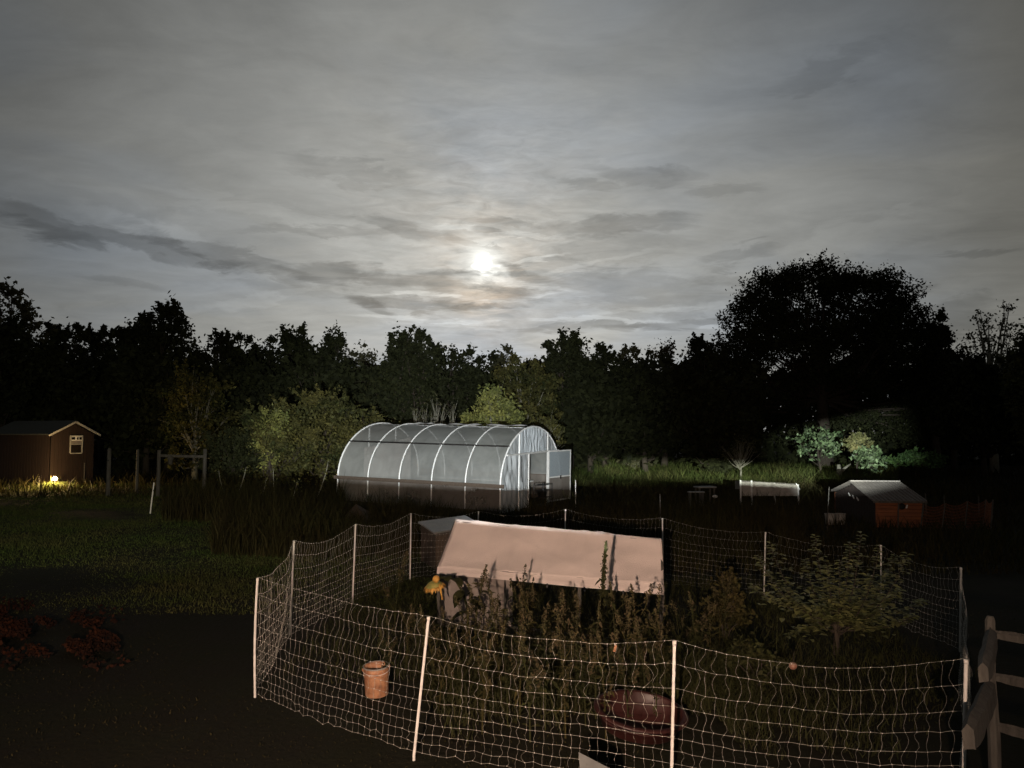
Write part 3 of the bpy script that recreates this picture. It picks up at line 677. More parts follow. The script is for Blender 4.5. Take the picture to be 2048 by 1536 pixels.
# ------------------------------------------------------------------ nodding sunflower
sf = thing('sunflower', (P(930, 1230, 10.6).x, 10.6, 0), 0, 'tall sunflower with its heavy orange-rimmed head bowed beside tarp shelter', 'sunflower')
def loc_(p): return p - sf.location
st = [loc_(Vector((P(938, 1290, 10.6).x, 10.6, 0))), loc_(P(935, 1215, 10.6)), loc_(P(926, 1185, 10.6)), loc_(P(912, 1163, 10.6)), loc_(P(896, 1153, 10.6)), loc_(P(882, 1156, 10.6)), loc_(P(872, 1164, 10.6))]
MB().tube(st, [.02, .018, .016, .014, .013, .013, .014], 8).build('stalk', M['weedgreen'], sf, True)
hc = loc_(P(868, 1170, 10.6)); R = Matrix.Rotation(math.radians(-12), 3, 'Y') @ Matrix.Rotation(math.radians(10), 3, 'X')
hd = MB().lathe([(.001, .055), (.04, .05), (.085, .03), (.115, .0), (.118, -.02), (.10, -.035), (.001, -.03)], hc, 26, R).build('flower_head', M['sepal'], sf, True)
q = MB(); rr = random.Random(8)
for k in range(44):
    t_ = 2 * math.pi * k / 44 + rr.uniform(-.05, .05); L = rr.uniform(.035, .06); a = Vector((math.cos(t_), math.sin(t_), 0)); tn = Vector((-a.y, a.x, 0)) * .014
    b0_ = a * .108; m_ = a * (.108 + L * .5) + Vector((0, 0, -.012)); e_ = a * (.108 + L) + Vector((0, 0, -.045 - rr.random() * .03))
    q.add([hc + R @ v for v in (b0_ - tn, b0_ + tn, m_ + tn, e_, m_ - tn)], ((0, 1, 2, 4), (4, 2, 3)))
q.build('petals', M['petal'], sf)
MB().lathe([(.001, .03), (.04, .025), (.05, -.01), (.035, -.03), (.02, -.01), (.001, .0)], loc_(P(872, 1158, 10.5)), 18, Matrix.Rotation(math.radians(70), 3, 'X')).build('bud', M['petal'], sf, True)
MB().tube([loc_(P(879, 1168, 10.52)), loc_(P(882, 1185, 10.5)), loc_(P(885, 1200, 10.5))], [.012, .011, .012], 8).build('leaf_stub', M['petal'], sf, True)
def bigleaf(p, d, L, wd, m, parent, droop=.5):
    d = Vector(d).normalized(); s = d.cross(Vector((0, 0, 1))).normalized(); vs, fs = [], []
    for i in range(7):
        u = i / 6; w = wd * math.sin(math.pi * min(1, u * .93 + .06)) ** .8; c = p + d * L * u + Vector((0, 0, -droop * L * u * u))
        vs += [c - s * w + Vector((0, 0, .25 * w)), c, c + s * w + Vector((0, 0, .25 * w))]
    for i in range(6):
        for k in range(2): z = i * 3 + k; fs.append((z, z + 1, z + 4, z + 3))
    return MB().add(vs, fs).build('leaf', m, parent, True)
for (px, py), d, L in (((905, 1157), (.5, -.6, .1), .22), ((925, 1180), (-.3, -.8, -.2), .26), ((932, 1200), (.8, -.4, 0), .24), ((936, 1225), (-.8, -.4, .1), .25), ((890, 1153), (.3, -.9, .2), .16)):
    bigleaf(loc_(P(px, py, 10.6)), d, L, .075, M['weedgreen'], sf)

# ------------------------------------------------------------------ weeds in the yard
def weed_proto(seed, H, kind):
    r = np.random.default_rng(seed); rr = random.Random(seed)
    t = thing('weed', (0, 0, 0)); bend = rr.uniform(-.18, .18) * H; bend2 = rr.uniform(-.1, .1) * H
    def sp(f): return Vector((bend * f * f, bend2 * f * f, H * f))
    q = MB(); q.tube([sp(i / 8) for i in range(9)], [.008 - .005 * i / 8 for i in range(9)], 5)
    br = []
    for k in range(5 if kind else 3):
        f = rr.uniform(.25, .7); a = rr.random() * 6.3; L = H * rr.uniform(.18, .35); p = sp(f)
        e = p + Vector((math.cos(a) * L * .45, math.sin(a) * L * .45, L)); br.append((p, e)); q.tube([p, p.lerp(e, .5) + Vector((math.cos(a), math.sin(a), 0)) * L * .08, e], [.004, .0035, .0025], 4)
    q.build('stem', M['dry'] if kind == 1 else M['weedgreen'], t)
    # lance leaves along the stem
    cs, n = [], 46
    V, F = [], []
    for k in range(n):
        if k % 3 and br: p, e = br[k % len(br)]; o = p.lerp(e, rr.random())
        else: o = sp(rr.uniform(.12, .9))
        a = rr.random() * 6.3; L = rr.uniform(.05, .12) * (1.2 if kind == 2 else 1); w = L * rr.uniform(.10, .2); dz_ = rr.uniform(-.5, .7)
        d = Vector((math.cos(a), math.sin(a), dz_)).normalized(); s = Vector((-d.y, d.x, 0)) * w; b0 = len(V)
        V += [o, o + d * L * .5 + s, o + d * L + Vector((0, 0, -.25 * L)), o + d * L * .5 - s]; F.append((b0, b0 + 1, b0 + 2, b0 + 3))
    MB().add(V, F).build('leaves', M['weedgreen'] if kind != 1 else M['dry'], t)
    # seed heads: narrow dense spikes
    tips = [(sp(.80), sp(1.06))] + [(p.lerp(e, .6), e + (e - p) * .12) for p, e in br]
    for a, e in tips:
        L = (e - a).length; m = int(80 * L / .25) + 16; u = r.random(m); w = .020 * np.sin(np.pi * np.clip(u * .9 + .08, 0, 1)) * (1.3 if kind == 0 else .9)
        c = np.array(a)[None] + (np.array(e) - np.array(a))[None] * u[:, None]; c = c + r.normal(size=(m, 3)) * w[:, None] * .8
        V, F = leaves_np(r, c, .011, 0, .6); npmesh('seed_head', V, F, M['seed'], t)
    return t
protos = [weed_proto(s, H, k) for s, H, k in ((1, 1.0, 0), (2, .85, 1), (3, 1.15, 0), (4, .75, 2), (5, .95, 1))]
wpos = [(790, 1100, 11.2), (948, 1125, 9.9), (988, 1140, 9.7), (1035, 1125, 9.9), (1056, 1155, 9.4), (1105, 1180, 8.8), (1126, 1178, 8.6), (1165, 1175, 8.9), (1232, 1160, 9.0), (1277, 1168, 8.6),
        (1310, 1172, 8.8), (1000, 1190, 8.6), (1075, 1205, 8.3), (965, 1210, 8.7), (930, 1190, 9.4), (900, 1215, 8.8), (870, 1225, 8.9), (838, 1210, 9.4), (850, 1205, 9.6), (815, 1215, 9.6), (778, 1230, 9.5),
        (1040, 1210, 8.0), (1150, 1200, 8.2), (1190, 1205, 8.0), (1250, 1215, 8.2), (1290, 1225, 8.0), (1330, 1210, 8.8), (1015, 1240, 7.8), (1090, 1240, 7.7), (1130, 1245, 7.5), (1170, 1235, 7.8),
        (880, 1255, 8.2), (920, 1250, 8.0), (1390, 1180, 9.6), (1420, 1195, 9.5), (1450, 1150, 10.4), (1436, 1140, 10.6), (1360, 1200, 9.8), (1060, 1265, 7.4), (1210, 1260, 7.5), (1255, 1265, 7.7), (965, 1270, 7.6), (1310, 1262, 7.8), (775, 1255, 8.8)]
wr = random.Random(17)
sil = sorted([i for i, (px, py, D) in enumerate(wpos) if 930 < px < 1335 and py <= 1182], key=lambda i: wpos[i][0])
ords = ['leftmost', 'second from left', 'third from left', 'fourth from left', 'fifth from left', 'middle', 'fifth from right', 'fourth from right', 'third from right', 'second from right', 'rightmost', 'last']
wlab = {i: '%s of the small seed heads silhouetted along the lower tarp edge' % ords[k] for k, i in enumerate(sil)}
print('SIL', len(sil))
for i, (px, py, D) in enumerate(wpos):
    src = protos[i % 5]; o = src if i < 5 else copy_tree(src)
    tp_ = P(px, py, D); H0 = (1.06, .9, 1.2, .8, 1.0)[i % 5]; s = max(.35, tp_.z) / H0
    lb = wlab.get(i) or ('brown seed-headed weed in the patch left of the shelter, near the sunflower' if px < 925 else 'dim seed-headed weed right of the tarp, before the fruit tree' if px > 1340 else 'brown seed-headed weed in the thicket between shelter and front netting')
    setp(o, lb, 'weed', 'seed-headed weeds in the poultry yard')
    o.location = (tp_.x, D, 0); o.rotation_euler = (0, 0, wr.random() * 6.3); w = min(1.25, max(.8, s)); o.scale = (w, w, s)
def spire():
    t = thing('tall_weed', (P(1203, 1300, 8.6).x, 8.6, 0), 0, 'tallest thick-spiked weed rising dark against the right half of the tarp', 'weed')
    H = P(1210, 1083, 8.6).z; r = np.random.default_rng(5); rr = random.Random(6)
    dx = (P(1211, 1083, 8.6) - P(1200, 1190, 8.6)).x
    def sp(f): return Vector((dx * (f ** 3), .03 * f, H * f))
    MB().tube([sp(i / 10) for i in range(11)], [.014 - .009 * i / 10 for i in range(11)], 6).build('stem', M['weedgreen'], t, True)
    m = 1100; u = r.random(m) ** .9; f = .58 + .42 * u; w = .030 * (1 - u) ** .35 * (.7 + .5 * np.abs(np.sin(u * 26)))
    c = np.array([tuple(sp(float(x))) for x in f]) + r.normal(size=(m, 3)) * w[:, None] * np.array([.55, .55, .3]); V, F = leaves_np(r, c, .012, 0, .6); npmesh('flower_spike', V, F, M['weedgreen'], t)
    for k in range(22):
        f = rr.uniform(.3, .78); a = rr.random() * 6.3; bigleaf(sp(f), (math.cos(a), math.sin(a), rr.uniform(-.2, .7)), rr.uniform(.07, .15), .018, M['weedgreen'], t, .5)
spire()
def inyard(x, y, off):
    ok = (y > np.interp(x, [-2.83, -.88, 1.3, 3.3, 5.7], [8.46, 6.9, 6.1, 5.6, 8.4]) + off + .35 * np.sin(x * 5.1 + 1) + .25 * np.sin(x * 11.3 + y * 3)) & ~((np.abs(x + 1.5) < .5) & (y < 9.2)) & ~((np.abs(x - 1.3) < .8) & (y < 8.1)); return x[ok], y[ok]
blades('weed_undergrowth', 12000, lambda r, n: inyard(r.normal(.9, 1.2, n), 7.0 + 3.0 * r.random(n) ** .8, 1.5), (.12, .62), .005, M['weedgreen'], 31, 'thick brown weeds and grasses filling the netted yard', 'weeds', .55, 2.3)
blades('yard_grass', 26000, lambda r, n: inyard(-2.8 + 8.3 * r.random(n), 7 + 8.5 * r.random(n), 1.2), (.04, .22), .006, M['weedgreen'], 32, 'ragged low grass covering the netted yard', 'grass', .5, 1.7)

# ------------------------------------------------------------------ young fruit tree right
def fruit_tree():
    D = 10.3; base = Vector((P(1672, 1330, D).x, D, 0))
    t = thing('young_fruit_tree', base, 0, 'leafy young fruit tree with upright shoots on the right of netted yard', 'tree')
    rr = random.Random(12); q = MB(); tips = []
    tg = [(1540, 1085), (1570, 1175), (1630, 1070), (1655, 1130), (1700, 1085), (1722, 1064), (1760, 1090), (1790, 1110), (1815, 1105), (1690, 1170), (1740, 1150), (1800, 1180), (1850, 1200), (1600, 1220), (1580, 1270), (1515, 1110), (1505, 1170), (1640, 1210), (1760, 1220), (1830, 1230), (1720, 1230), (1680, 1120), (1610, 1120), (1775, 1140)]
    for i, (px, py) in enumerate(tg):
        d = D + rr.uniform(-.7, .7); e = P(px, py, d) - base; st_ = Vector((rr.uniform(-.03, .03), rr.uniform(-.03, .03), rr.uniform(.2, .55)))
        m = Vector((e.x * .72, e.y * .72, st_.z + (e.z - st_.z) * .28)); pts = [st_ * (1 - f) ** 2 + m * 2 * f * (1 - f) + e * f * f for f in [k / 8 for k in range(9)]]
        q = MB(); q.tube(pts, [.009 - .0065 * k / 8 for k in range(9)], 5); q.build('branch', M['bark'], t, True); tips.append(pts)
    MB().tube([(0, 0, -.1), (.02, 0, .25), (-.01, .01, .55)], [.045, .036, .028], 8).build('trunk', M['bark'], t, True)
    V, F = [], []
    for pts in tips:
        n = 96
        for k in range(n):
            f = .22 + .78 * k / n; j = min(7, int(f * 8)); p = pts[j].lerp(pts[j + 1], f * 8 - j) + (Vector((rr.gauss(0, .06), rr.gauss(0, .06), rr.gauss(0, .05))) if k % 2 and f < .9 else Vector()); a = k * 2.4 + rr.uniform(-.4, .4)
            L = rr.uniform(.085, .13) * (1.1 - .35 * f); dz_ = rr.uniform(.1, .6); d = Vector((math.cos(a), math.sin(a) * .9, dz_)).normalized(); s = d.cross(Vector((0, 0, 1))).normalized() * L * .3
            b0 = len(V); V += [p, p + d * L * .35 + s, p + d * L * .75 + s * .8 + Vector((0, 0, -.18 * L)), p + d * L * 1.05 + Vector((0, 0, -.4 * L)), p + d * L * .75 - s * .8 + Vector((0, 0, -.18 * L)), p + d * L * .35 - s]
            F += [(b0, b0 + 1, b0 + 2, b0 + 3), (b0, b0 + 3, b0 + 4, b0 + 5)]
    o = MB().add(V, F).build('leaves', M['fruitleaf'], t, True); o['kind'] = 'stuff'
    ap = thing('apple', P(1586, 1332, 7.2), 0, 'single small pale red apple hanging low behind the right netting', 'apple')
    MB().lathe([(.001, -.026), (.018, -.03), (.034, -.012), (.036, .008), (.026, .028), (.010, .031), (.001, .024)], (0, 0, 0), 20).build('fruit', M['apple'], ap, True)
    MB().tube([(0, 0, .022), (.004, 0, .05), (.05, .1, .12)], .0022, 5).build('stem', M['bark'], ap)
fruit_tree()
def shrub(name, base, H, Wd, m, n, leaf, seed, label, cat='shrub', group=None, stems=7, stem_m='bark', clumps=14, low=.1, cr=.2):
    r = np.random.default_rng(seed); t = thing(name, base, 0, label, cat, group); cs = []; pts = []
    for k in range(clumps):
        a = r.random() * 6.3; rad = Wd / 2 * math.sqrt(r.random()) * .85; f = low + (1 - low) * r.random(); rad *= math.sqrt(max(.05, 1 - (f - .45) ** 2 * 1.6)); pts.append((math.cos(a) * rad, math.sin(a) * rad, H * (low + (1 - low - cr * .4) * f)))
    for c in pts: cs.append(np.array(c)[None] + r.normal(size=(n // clumps, 3)) * np.array([1, 1, .8]) * cr * min(H, Wd) * .5)
    cs = np.concatenate(cs); cs[:, 2] = np.abs(cs[:, 2]); V, F = leaves_np(r, cs, leaf); o = npmesh('foliage', V, F, M[m], t); o['kind'] = 'stuff'
    q = MB()
    for c in pts[:stems]:
        e = Vector(c); q.tube([(0, 0, -.05), (e.x * .3, e.y * .3, e.z * .45), e * 1.02], [.02 * H / 2 + .006, .012 * H / 2 + .004, .004], 5)
    q.build('stems', M[stem_m], t); return t
shrub('leafy_weed', (P(1450, 1300, 11).x, 11, 0), 1.0, .75, 'dry', 1400, .035, 77, 'bushy dim weed left of the young fruit tree', 'weed', stems=6, clumps=12)
shrub('leafy_weed', (P(1520, 1300, 8.8).x, 8.8, 0), .6, .8, 'weedgreen', 900, .03, 78, 'low dark leafy weed at the foot of young fruit tree', 'weed', stems=6, clumps=10)

# ------------------------------------------------------------------ split-rail fence at lower right
rf = thing('split_rail_fence', (0, 0, 0), 0, 'weathered split-rail fence with jutting rail ends at the lower right corner', 'fence')
base = P(1978, 1240, 6.2); bx_ = base.x; tz = base.z
MB().tube([(bx_, 6.2, -.1), (bx_ + .006, 6.2, .5), (bx_ - .01, 6.2, 1.0), (bx_ + .01, 6.2, tz), (bx_ + .012, 6.2, tz + .03)], [.046, .046, .042, .036, .024], 7).build('post', M['wood'], rf)
def rail(a, c, w, h, seed):
    r = random.Random(seed); a, c = Vector(a), Vector(c); d = (c - a).normalized(); s = d.cross(Vector((0, 0, 1))).normalized(); u = s.cross(d); vs, fs = [], []; n = 9
    for i in range(n):
        f = i / (n - 1); k = (.75 if i in (0, n - 1) else 1)
        for x, y in ((-1, -.8), (.8, -1), (1, .4), (.1, 1), (-.9, .6)): vs.append(a.lerp(c, f) + s * w / 2 * x * k * r.uniform(.9, 1.1) + u * h / 2 * y * k * r.uniform(.9, 1.1))
    for i in range(n - 1):
        for k in range(5): fs.append((i * 5 + k, i * 5 + (k + 1) % 5, (i + 1) * 5 + (k + 1) % 5, (i + 1) * 5 + k))
    fs += [(4, 3, 2, 1, 0), tuple((n - 1) * 5 + k for k in range(5))]
    MB().add(vs, fs).build('rail', M['wood'], rf)
rail(P(1984, 1268, 6.2), P(2330, 1320, 5.6), .05, .075, 1); rail(P(1984, 1352, 6.2), P(2330, 1425, 5.6), .05, .075, 2); rail(P(1984, 1450, 6.2), P(2330, 1540, 5.6), .05, .075, 3)
rail(P(1984, 1270, 6.3), P(1967, 1346, 5.2), .085, .17, 4); rail(P(1982, 1375, 6.3), P(1936, 1474, 5.0), .10, .2, 5)
MB().tube([P(2340, 1700, 5.55), P(2336, 1290, 5.6)], .05, 7).build('post', M['wood'], rf)
MB().tube([Vector((P(1960, 1500, 4.55).x, 4.55, -.1)), P(1975, 1545, 4.6)], .05, 7).build('post', M['wood'], rf)

# ------------------------------------------------------------------ red shed with gable at left, lamp before it
def shed():
    A = P(143, 968, 38); zg = .33; A.z = zg; g = Vector((.43, .9, 0)).normalized(); bk_ = Vector((-.9, .43, 0)).normalized()
    t = thing('red_shed', A, 0, 'dark red board shed with white gable trim behind the glowing garden lamp', 'shed')
    t.matrix_world = Matrix(((g.x, bk_.x, 0, A.x), (g.y, bk_.y, 0, A.y), (0, 0, 1, A.z), (0, 0, 0, 1)))
    hw_, ez, rz_, L = 1.12, P(100, 866, 37).z - zg - .02, P(143, 842, 38).z - zg - .05, 4.6
    # gable wall as vertical boards around the window
    nb = 12
    for k in range(nb):
        x = -hw_ + (k + .5) * 2 * hw_ / nb; zt = ez + (rz_ - ez) * (1 - abs(x) / hw_) - .05; w = 2 * hw_ / nb - .012
        if -.18 < x < .48:
            MB().box((x, 0, .76), (w, .03, 1.52 )).build('board', M['redwall'], t); MB().box((x, 0, (2.42 + zt) / 2), (w, .03, zt - 2.42)).build('board', M['redwall'], t)
        else: MB().box((x, 0, zt / 2), (w, .03, zt)).build('board', M['redwall'], t)
    MB().box((0, .03, 1.2), (2 * hw_ - .02, .02, 2.3)).build('sheathing', M['dark'], t)
    for s in (-1, 1):
        for k in range(20):
            MB().box((s * hw_, .1 + (k + .5) * (L - .1) / 20, ez / 2), (.03, (L - .1) / 20 - .012, ez)).build('board', M['redwall'], t)
    for s in (-1, 1):
        a = Vector((0, -.16, rz_ + .02)); e = Vector((s * (hw_ + .22), -.16, ez - .08)); d = e - a
        q = MB(); th = Vector((0, 0, .06)); y = Vector((0, L + .3, 0)); q.add([a, e, e + y, a + y, a + th, e + th, e + y + th, a + y + th], ((0, 3, 2, 1), (4, 5, 6, 7), (0, 1, 5, 4), (1, 2, 6, 5), (2, 3, 7, 6), (3, 0, 4, 7))); q.build('roof', M['roofdark'], t)
        MB().bar(a + Vector((0, -.02, -.02)), e + Vector((0, -.02, -.02)), .03, .085).build('gable_trim', M['shedtrim'], t)
    w = MB().box((.15, -.04, 2.4), (.64, .05, .05)).build('window', M['shedtrim'], t)
    q = MB(); q.box((-.16, -.04, 1.97), (.05, .05, .82)).box((.46, -.04, 1.97), (.05, .05, .82)).box((.15, -.045, 1.54), (.6, .05, .05)).box((.15, -.04, 1.99), (.58, .05, .05)); q.build('frame', M['shedtrim'], w)
    q = MB(); q.box((.15, -.03, 2.27), (.56, .012, .22)); q.build('upper_sash', M['trim'], w)
    for x, wd in ((-.02, .17), (.21, .08), (.36, .12)): MB().box((x, -.045, 2.27), (wd, .01, .12)).build('pane', M['glass'], w)
    MB().box((.15, -.03, 2.09), (.56, .012, .14)).build('shade', M['tarpside'], w)
    MB().box((.15, -.02, 1.76), (.56, .012, .42)).build('pane', M['glass'], w)
    MB().bar((.62, -.05, .02), (.62, -.05, 1.05), .04).build('door_jamb', M['wood'], t)
shed()
lp = P(110, 957, 35.6)
gl_ = thing('garden_lamp', (lp.x, lp.y, .3), 0, 'glaring warm garden lamp in the grass by red shed', 'lamp')
MB().lathe([(.001, .11), (.05, .10), (.085, .06), (.095, .02), (.06, -.04), (.001, -.05)], (0, 0, lp.z - .3 - .04), 20).build('bulb', M['bulb'], gl_, True)
MB().tube([(0, 0, -.1), (0, 0, lp.z - .3 - .08)], .015, 8).build('stake', M['black'], gl_)
MB().lathe([(.001, .14), (.09, .125), (.092, .115), (.001, .125)], (0, 0, lp.z - .3 - .02), 20).build('cap', M['black'], gl_, True)
L = bpy.data.lights.new('garden_light', 'POINT'); L.energy = 820; L.color = (1, .64, .26); L.shadow_soft_size = .1
lo = bpy.data.objects.new('garden_light', L); C.objects.link(lo); lo.parent = gl_; lo.location = (0, -.14, lp.z - .3 + .02)
blades('lamp_grass', 2600, lambda r, n: (lp.x + r.normal(0, .42, n), lp.y - .05 + r.normal(0, .30, n)), (.06, .34), .010, M['lawn'], 41, 'long grass lit up around the garden lamp', 'grass', .3)

# wooden posts and frame mid-left
def wpost(px, ty, D, label, w=.11, lean=0, m='wood', name='fence_post'):
    tp_ = P(px, ty, D); zg = float(h_ground(tp_.x, D)); t = thing(name, (tp_.x, D, zg - .03), 0, label, 'post')
    h = tp_.z - zg; MB().tube([(-lean, 0, -.1), (-lean * .5, 0, h * .5), (0, 0, h - .04), (.0, 0, h)], [w * .55, w * .5, w * .46, w * .3], 7).build('stake', M[m], t)
    MB().box((0, -w * .45, h * .75), (w * .4, .02, .05)).build('staple', M['black'], t); return t
wpost(219, 895, 31, 'rough wooden post right of the red shed', .16); wpost(276, 897, 33, 'thinner wooden post halfway between shed and frame', .12)
wpost(308, 963, 24.5, 'white stake leaning alone at the lawn edge', .04, .1, 'plastic', 'white_stake')
wf = thing('wooden_frame', (P(365, 950, 31).x, 31, .3), 0, 'goalpost-like wooden frame of two posts and a crossbar', 'frame')
xl, xr = P(318, 900, 31), P(410, 898, 31); o_ = wf.location
for p_, lbl in ((xl, None), (xr, None)): MB().tube([(p_.x - o_.x, 0, -.2), (p_.x - o_.x + .01, 0, p_.z - o_.z)], [.08, .07], 8).build('post', M['wood'], wf)
z_ = P(360, 912, 31).z - o_.z; MB().bar((xl.x - o_.x, -.09, z_ + .02), (xr.x - o_.x, -.09, z_ - .02), .06, .1).build('crossbar', M['wood'], wf)
fx = P(341, 921, 30.8); t = thing('hanging_feeder', fx, 0, 'small pale bird feeder hanging from wooden frame crossbar', 'feeder')
MB().lathe([(.001, -.16), (.09, -.15), (.1, .05), (.14, .08), (.001, .2)], (0, 0, 0), 14).build('tube', M['wood'], t, True); MB().tube([(0, 0, .19), (0, .1, z_ + o_.z - fx.z)], .008, 5).build('hook', M['black'], t)
wpost(1151, 958, 27.5, 'thin white stake right of the open greenhouse door', .035, 0, 'plastic', 'white_stake')
wpost(1320, 986, 21, 'short pale stake in dark grass right of greenhouse', .03, 0, 'wood', 'garden_stake')
wpost(1658, 972, 22.5, 'thin pale stake just left of the cedar coop', .02, .1, 'wood', 'white_stake')

# ------------------------------------------------------------------ cedar coop on the right
def coop():
    A = G(1752, 1056); A.z = 0; u = Vector((1, -.06, 0)).normalized(); w = Vector((.14, .99, 0)).normalized()
    t = thing('cedar_coop', A, 0, 'orange cedar chicken coop with ribbed metal gable roof', 'coop')
    t.matrix_world = Matrix(((u.x, w.x, 0, A.x), (u.y, w.y, 0, A.y), (0, 0, 1, 0), (0, 0, 0, 1)))
    L = P(1843, 1000, 23.4).x - P(1753, 1000, 23.4).x; DP, ez, rz_ = 3.9, P(1752, 1003, A.y).z, P(1708, 966, A.y + 1.95).z
    nb = 7
    for k in range(nb):
        h = (ez - .02) / nb; MB().box((L / 2, 0, (k + .5) * h + .02), (L, .03, h - .008)).build('board', M['coopwall'], t); MB().box((L / 2, DP, (k + .5) * h + .02), (L, .03, h - .008)).build('board', M['coopwall'], t)
    ng = 16
    for s, x in ((0, .0), (1, L)):
        for k in range(ng):
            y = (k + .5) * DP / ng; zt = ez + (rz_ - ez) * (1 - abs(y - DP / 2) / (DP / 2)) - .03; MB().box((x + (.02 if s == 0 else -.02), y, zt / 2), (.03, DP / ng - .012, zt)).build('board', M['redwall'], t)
    for s in (0, 1):
        y0, y1 = (-.12, DP / 2) if s == 0 else (DP + .12, DP / 2); z0 = ez - (rz_ - ez) / (DP / 2) * .12 + .03; z1 = rz_ + .03
        a, b_, c_, d_ = Vector((-.1, y0, z0)), Vector((L + .1, y0, z0)), Vector((L + .1, y1, z1)), Vector((-.1, y1, z1)); th = Vector((0, 0, .02))
        rf_ = MB().add([a, b_, c_, d_, a + th, b_ + th, c_ + th, d_ + th], ((0, 3, 2, 1), (4, 5, 6, 7), (0, 1, 5, 4), (1, 2, 6, 5), (2, 3, 7, 6), (3, 0, 4, 7))).build('roof', M['metalroof'], t)
        for k in range(13):
            x = -.08 + k * (L + .16) / 12; MB().bar((x, y0, z0 + .035), (x, y1, z1 + .035), .028, .04).build('rib', M['metalroof'], rf_)
    MB().bar((-.1, DP / 2, rz_ + .075), (L + .1, DP / 2, rz_ + .075), .16, .03).build('ridge_cap', M['metalroof'], t)
    MB().bar((-.1, -.14, ez + .0), (L + .1, -.14, ez + .0), .02, .06).build('fascia', M['wood'], t)
    MB().bar((.62, -.05, 0), (.66, -.05, ez - .02), .035).build('corner_post', M['wood'], t)
    MB().lathe([(.001, .03), (.09, .03), (.1, .0), (.001, 0)], (.76, -.03, ez - .14), 18, Matrix.Rotation(math.pi / 2, 3, 'X')).build('round_vent', M['dark'], t, True)
    MB().box((.9, -.04, ez - .14), (.04, .02, .11), Matrix.Rotation(.3, 3, 'Y')).build('latch', M['trim'], t)
    for y, z in ((1.5, .75), (1.9, .78), (2.3, .83)): MB().box((-.02, y, z), (.02, .18, .05), Matrix.Rotation(.4, 3, 'X')).build('hinge', M['trim'], t)
coop()
for px, lbl in ((1660, 'dim white tub left of the cedar coop, the farther-left of two'), (1681, 'dim white tub touching the cedar coop corner, right of its twin')):
    t = thing('white_tub', P(px, 1040, 24.5), 0, lbl, 'tub', 'white tubs beside the coop'); t.location.z = .0
    MB().lathe([(.001, 0), (.13, 0), (.155, .34), (.15, .34), (.125, .01), (.001, .01)], (0, 0, 0), 20).build('pail', M['tubwhite'], t, True)
    MB().lathe([(.15, .32), (.165, .325), (.165, .345), (.15, .345)], (0, 0, 0), 20).build('rim', M['tubwhite'], t, True)
# net fence beside the coop
nf = thing('coop_net_fence', (0, 0, 0), 0, 'sagging netting run on short posts right of the cedar coop', 'fence')
np_ = [(1847, 1008, 23.2), (1890, 1006, 23.2), (1935, 1002, 23.2), (1972, 999, 23.2), (1986, 999, 22.2)]; pr = None
for px, py, D in np_:
    a = P(px, py, D); bq = Vector((P(px - 8, py, D).x, D, -.05)); MB().tube([bq, a], .022, 7).build('post', M['wood'], nf)
    if pr:
        q = MB(); (pb, pa) = pr; n = 16
        for j in range(9):
            q.tube([pb.lerp(bq, k / n).lerp(pa.lerp(a, k / n), (j + .3) / 8.3) - Vector((0, 0, .12 * 4 * (k / n) * (1 - k / n) * j / 8)) for k in range(n + 1)], .006, 3, False)
        for k in range(n): u = (k + .5) / n; q.tube([pb.lerp(bq, u) + Vector((0, 0, .05)), pa.lerp(a, u) - Vector((0, 0, .12 * 4 * u * (1 - u)))], .005, 3, False)
        o = q.build('netting', M['coopwall'], nf); o['kind'] = 'stuff'  # orange wall colour on the cords stands in for warm light on them
    pr = (bq, a)
wpost(1851, 985, 27, 'short grey stake just past the coop roof end', .05); wpost(1888, 988, 28, 'middle grey stake behind the coop netting run', .04); wpost(1957, 991, 27, 'rightmost grey stake behind the coop netting run', .05)

# white cloth-sided run
wr_ = thing('cloth_sided_run', (0, 0, 0), 0, 'low poultry run with dingy white cloth side left of cedar coop', 'run')
a, c = P(1474, 996, 31), P(1598, 996, 30)
for (p, q_) in (((1472, 962), (1590, 966)),):
    tl, tr_ = P(1482, 962, 31), P(1594, 970, 30); bl, br_ = P(1484, 992, 31), P(1596, 992, 30)
    curtain('cloth_side', (bl, br_), (tl, tr_), M['tubwhite'], 40, 8, .03, 9, wr_, 8)
    curtain('cloth_end', (P(1470, 978, 33), P(1480, 978, 31)), (P(1470, 962, 33), P(1481, 961, 31)), M['tubwhite'], 10, 6, .02, 2, wr_)
for px, y0 in ((1481, 961), (1503, 962), (1549, 967), (1596, 970)):
    a = P(px, y0, 30.7); MB().tube([(a.x, 30.7, -.03), (a.x, 30.7, a.z + .02)], .035, 7).build('post', M['trim'], wr_)
MB().bar(P(1481, 962, 30.75), P(1596, 969, 30.75), .05).build('top_rail', M['wood'], wr_)
MB().add([P(1592, 966, 30.4), P(1600, 978, 30.4), P(1594, 986, 30.4), P(1592, 966, 30.45)], ((0, 1, 2),)).build('cloth_flap', M['trim'], wr_)
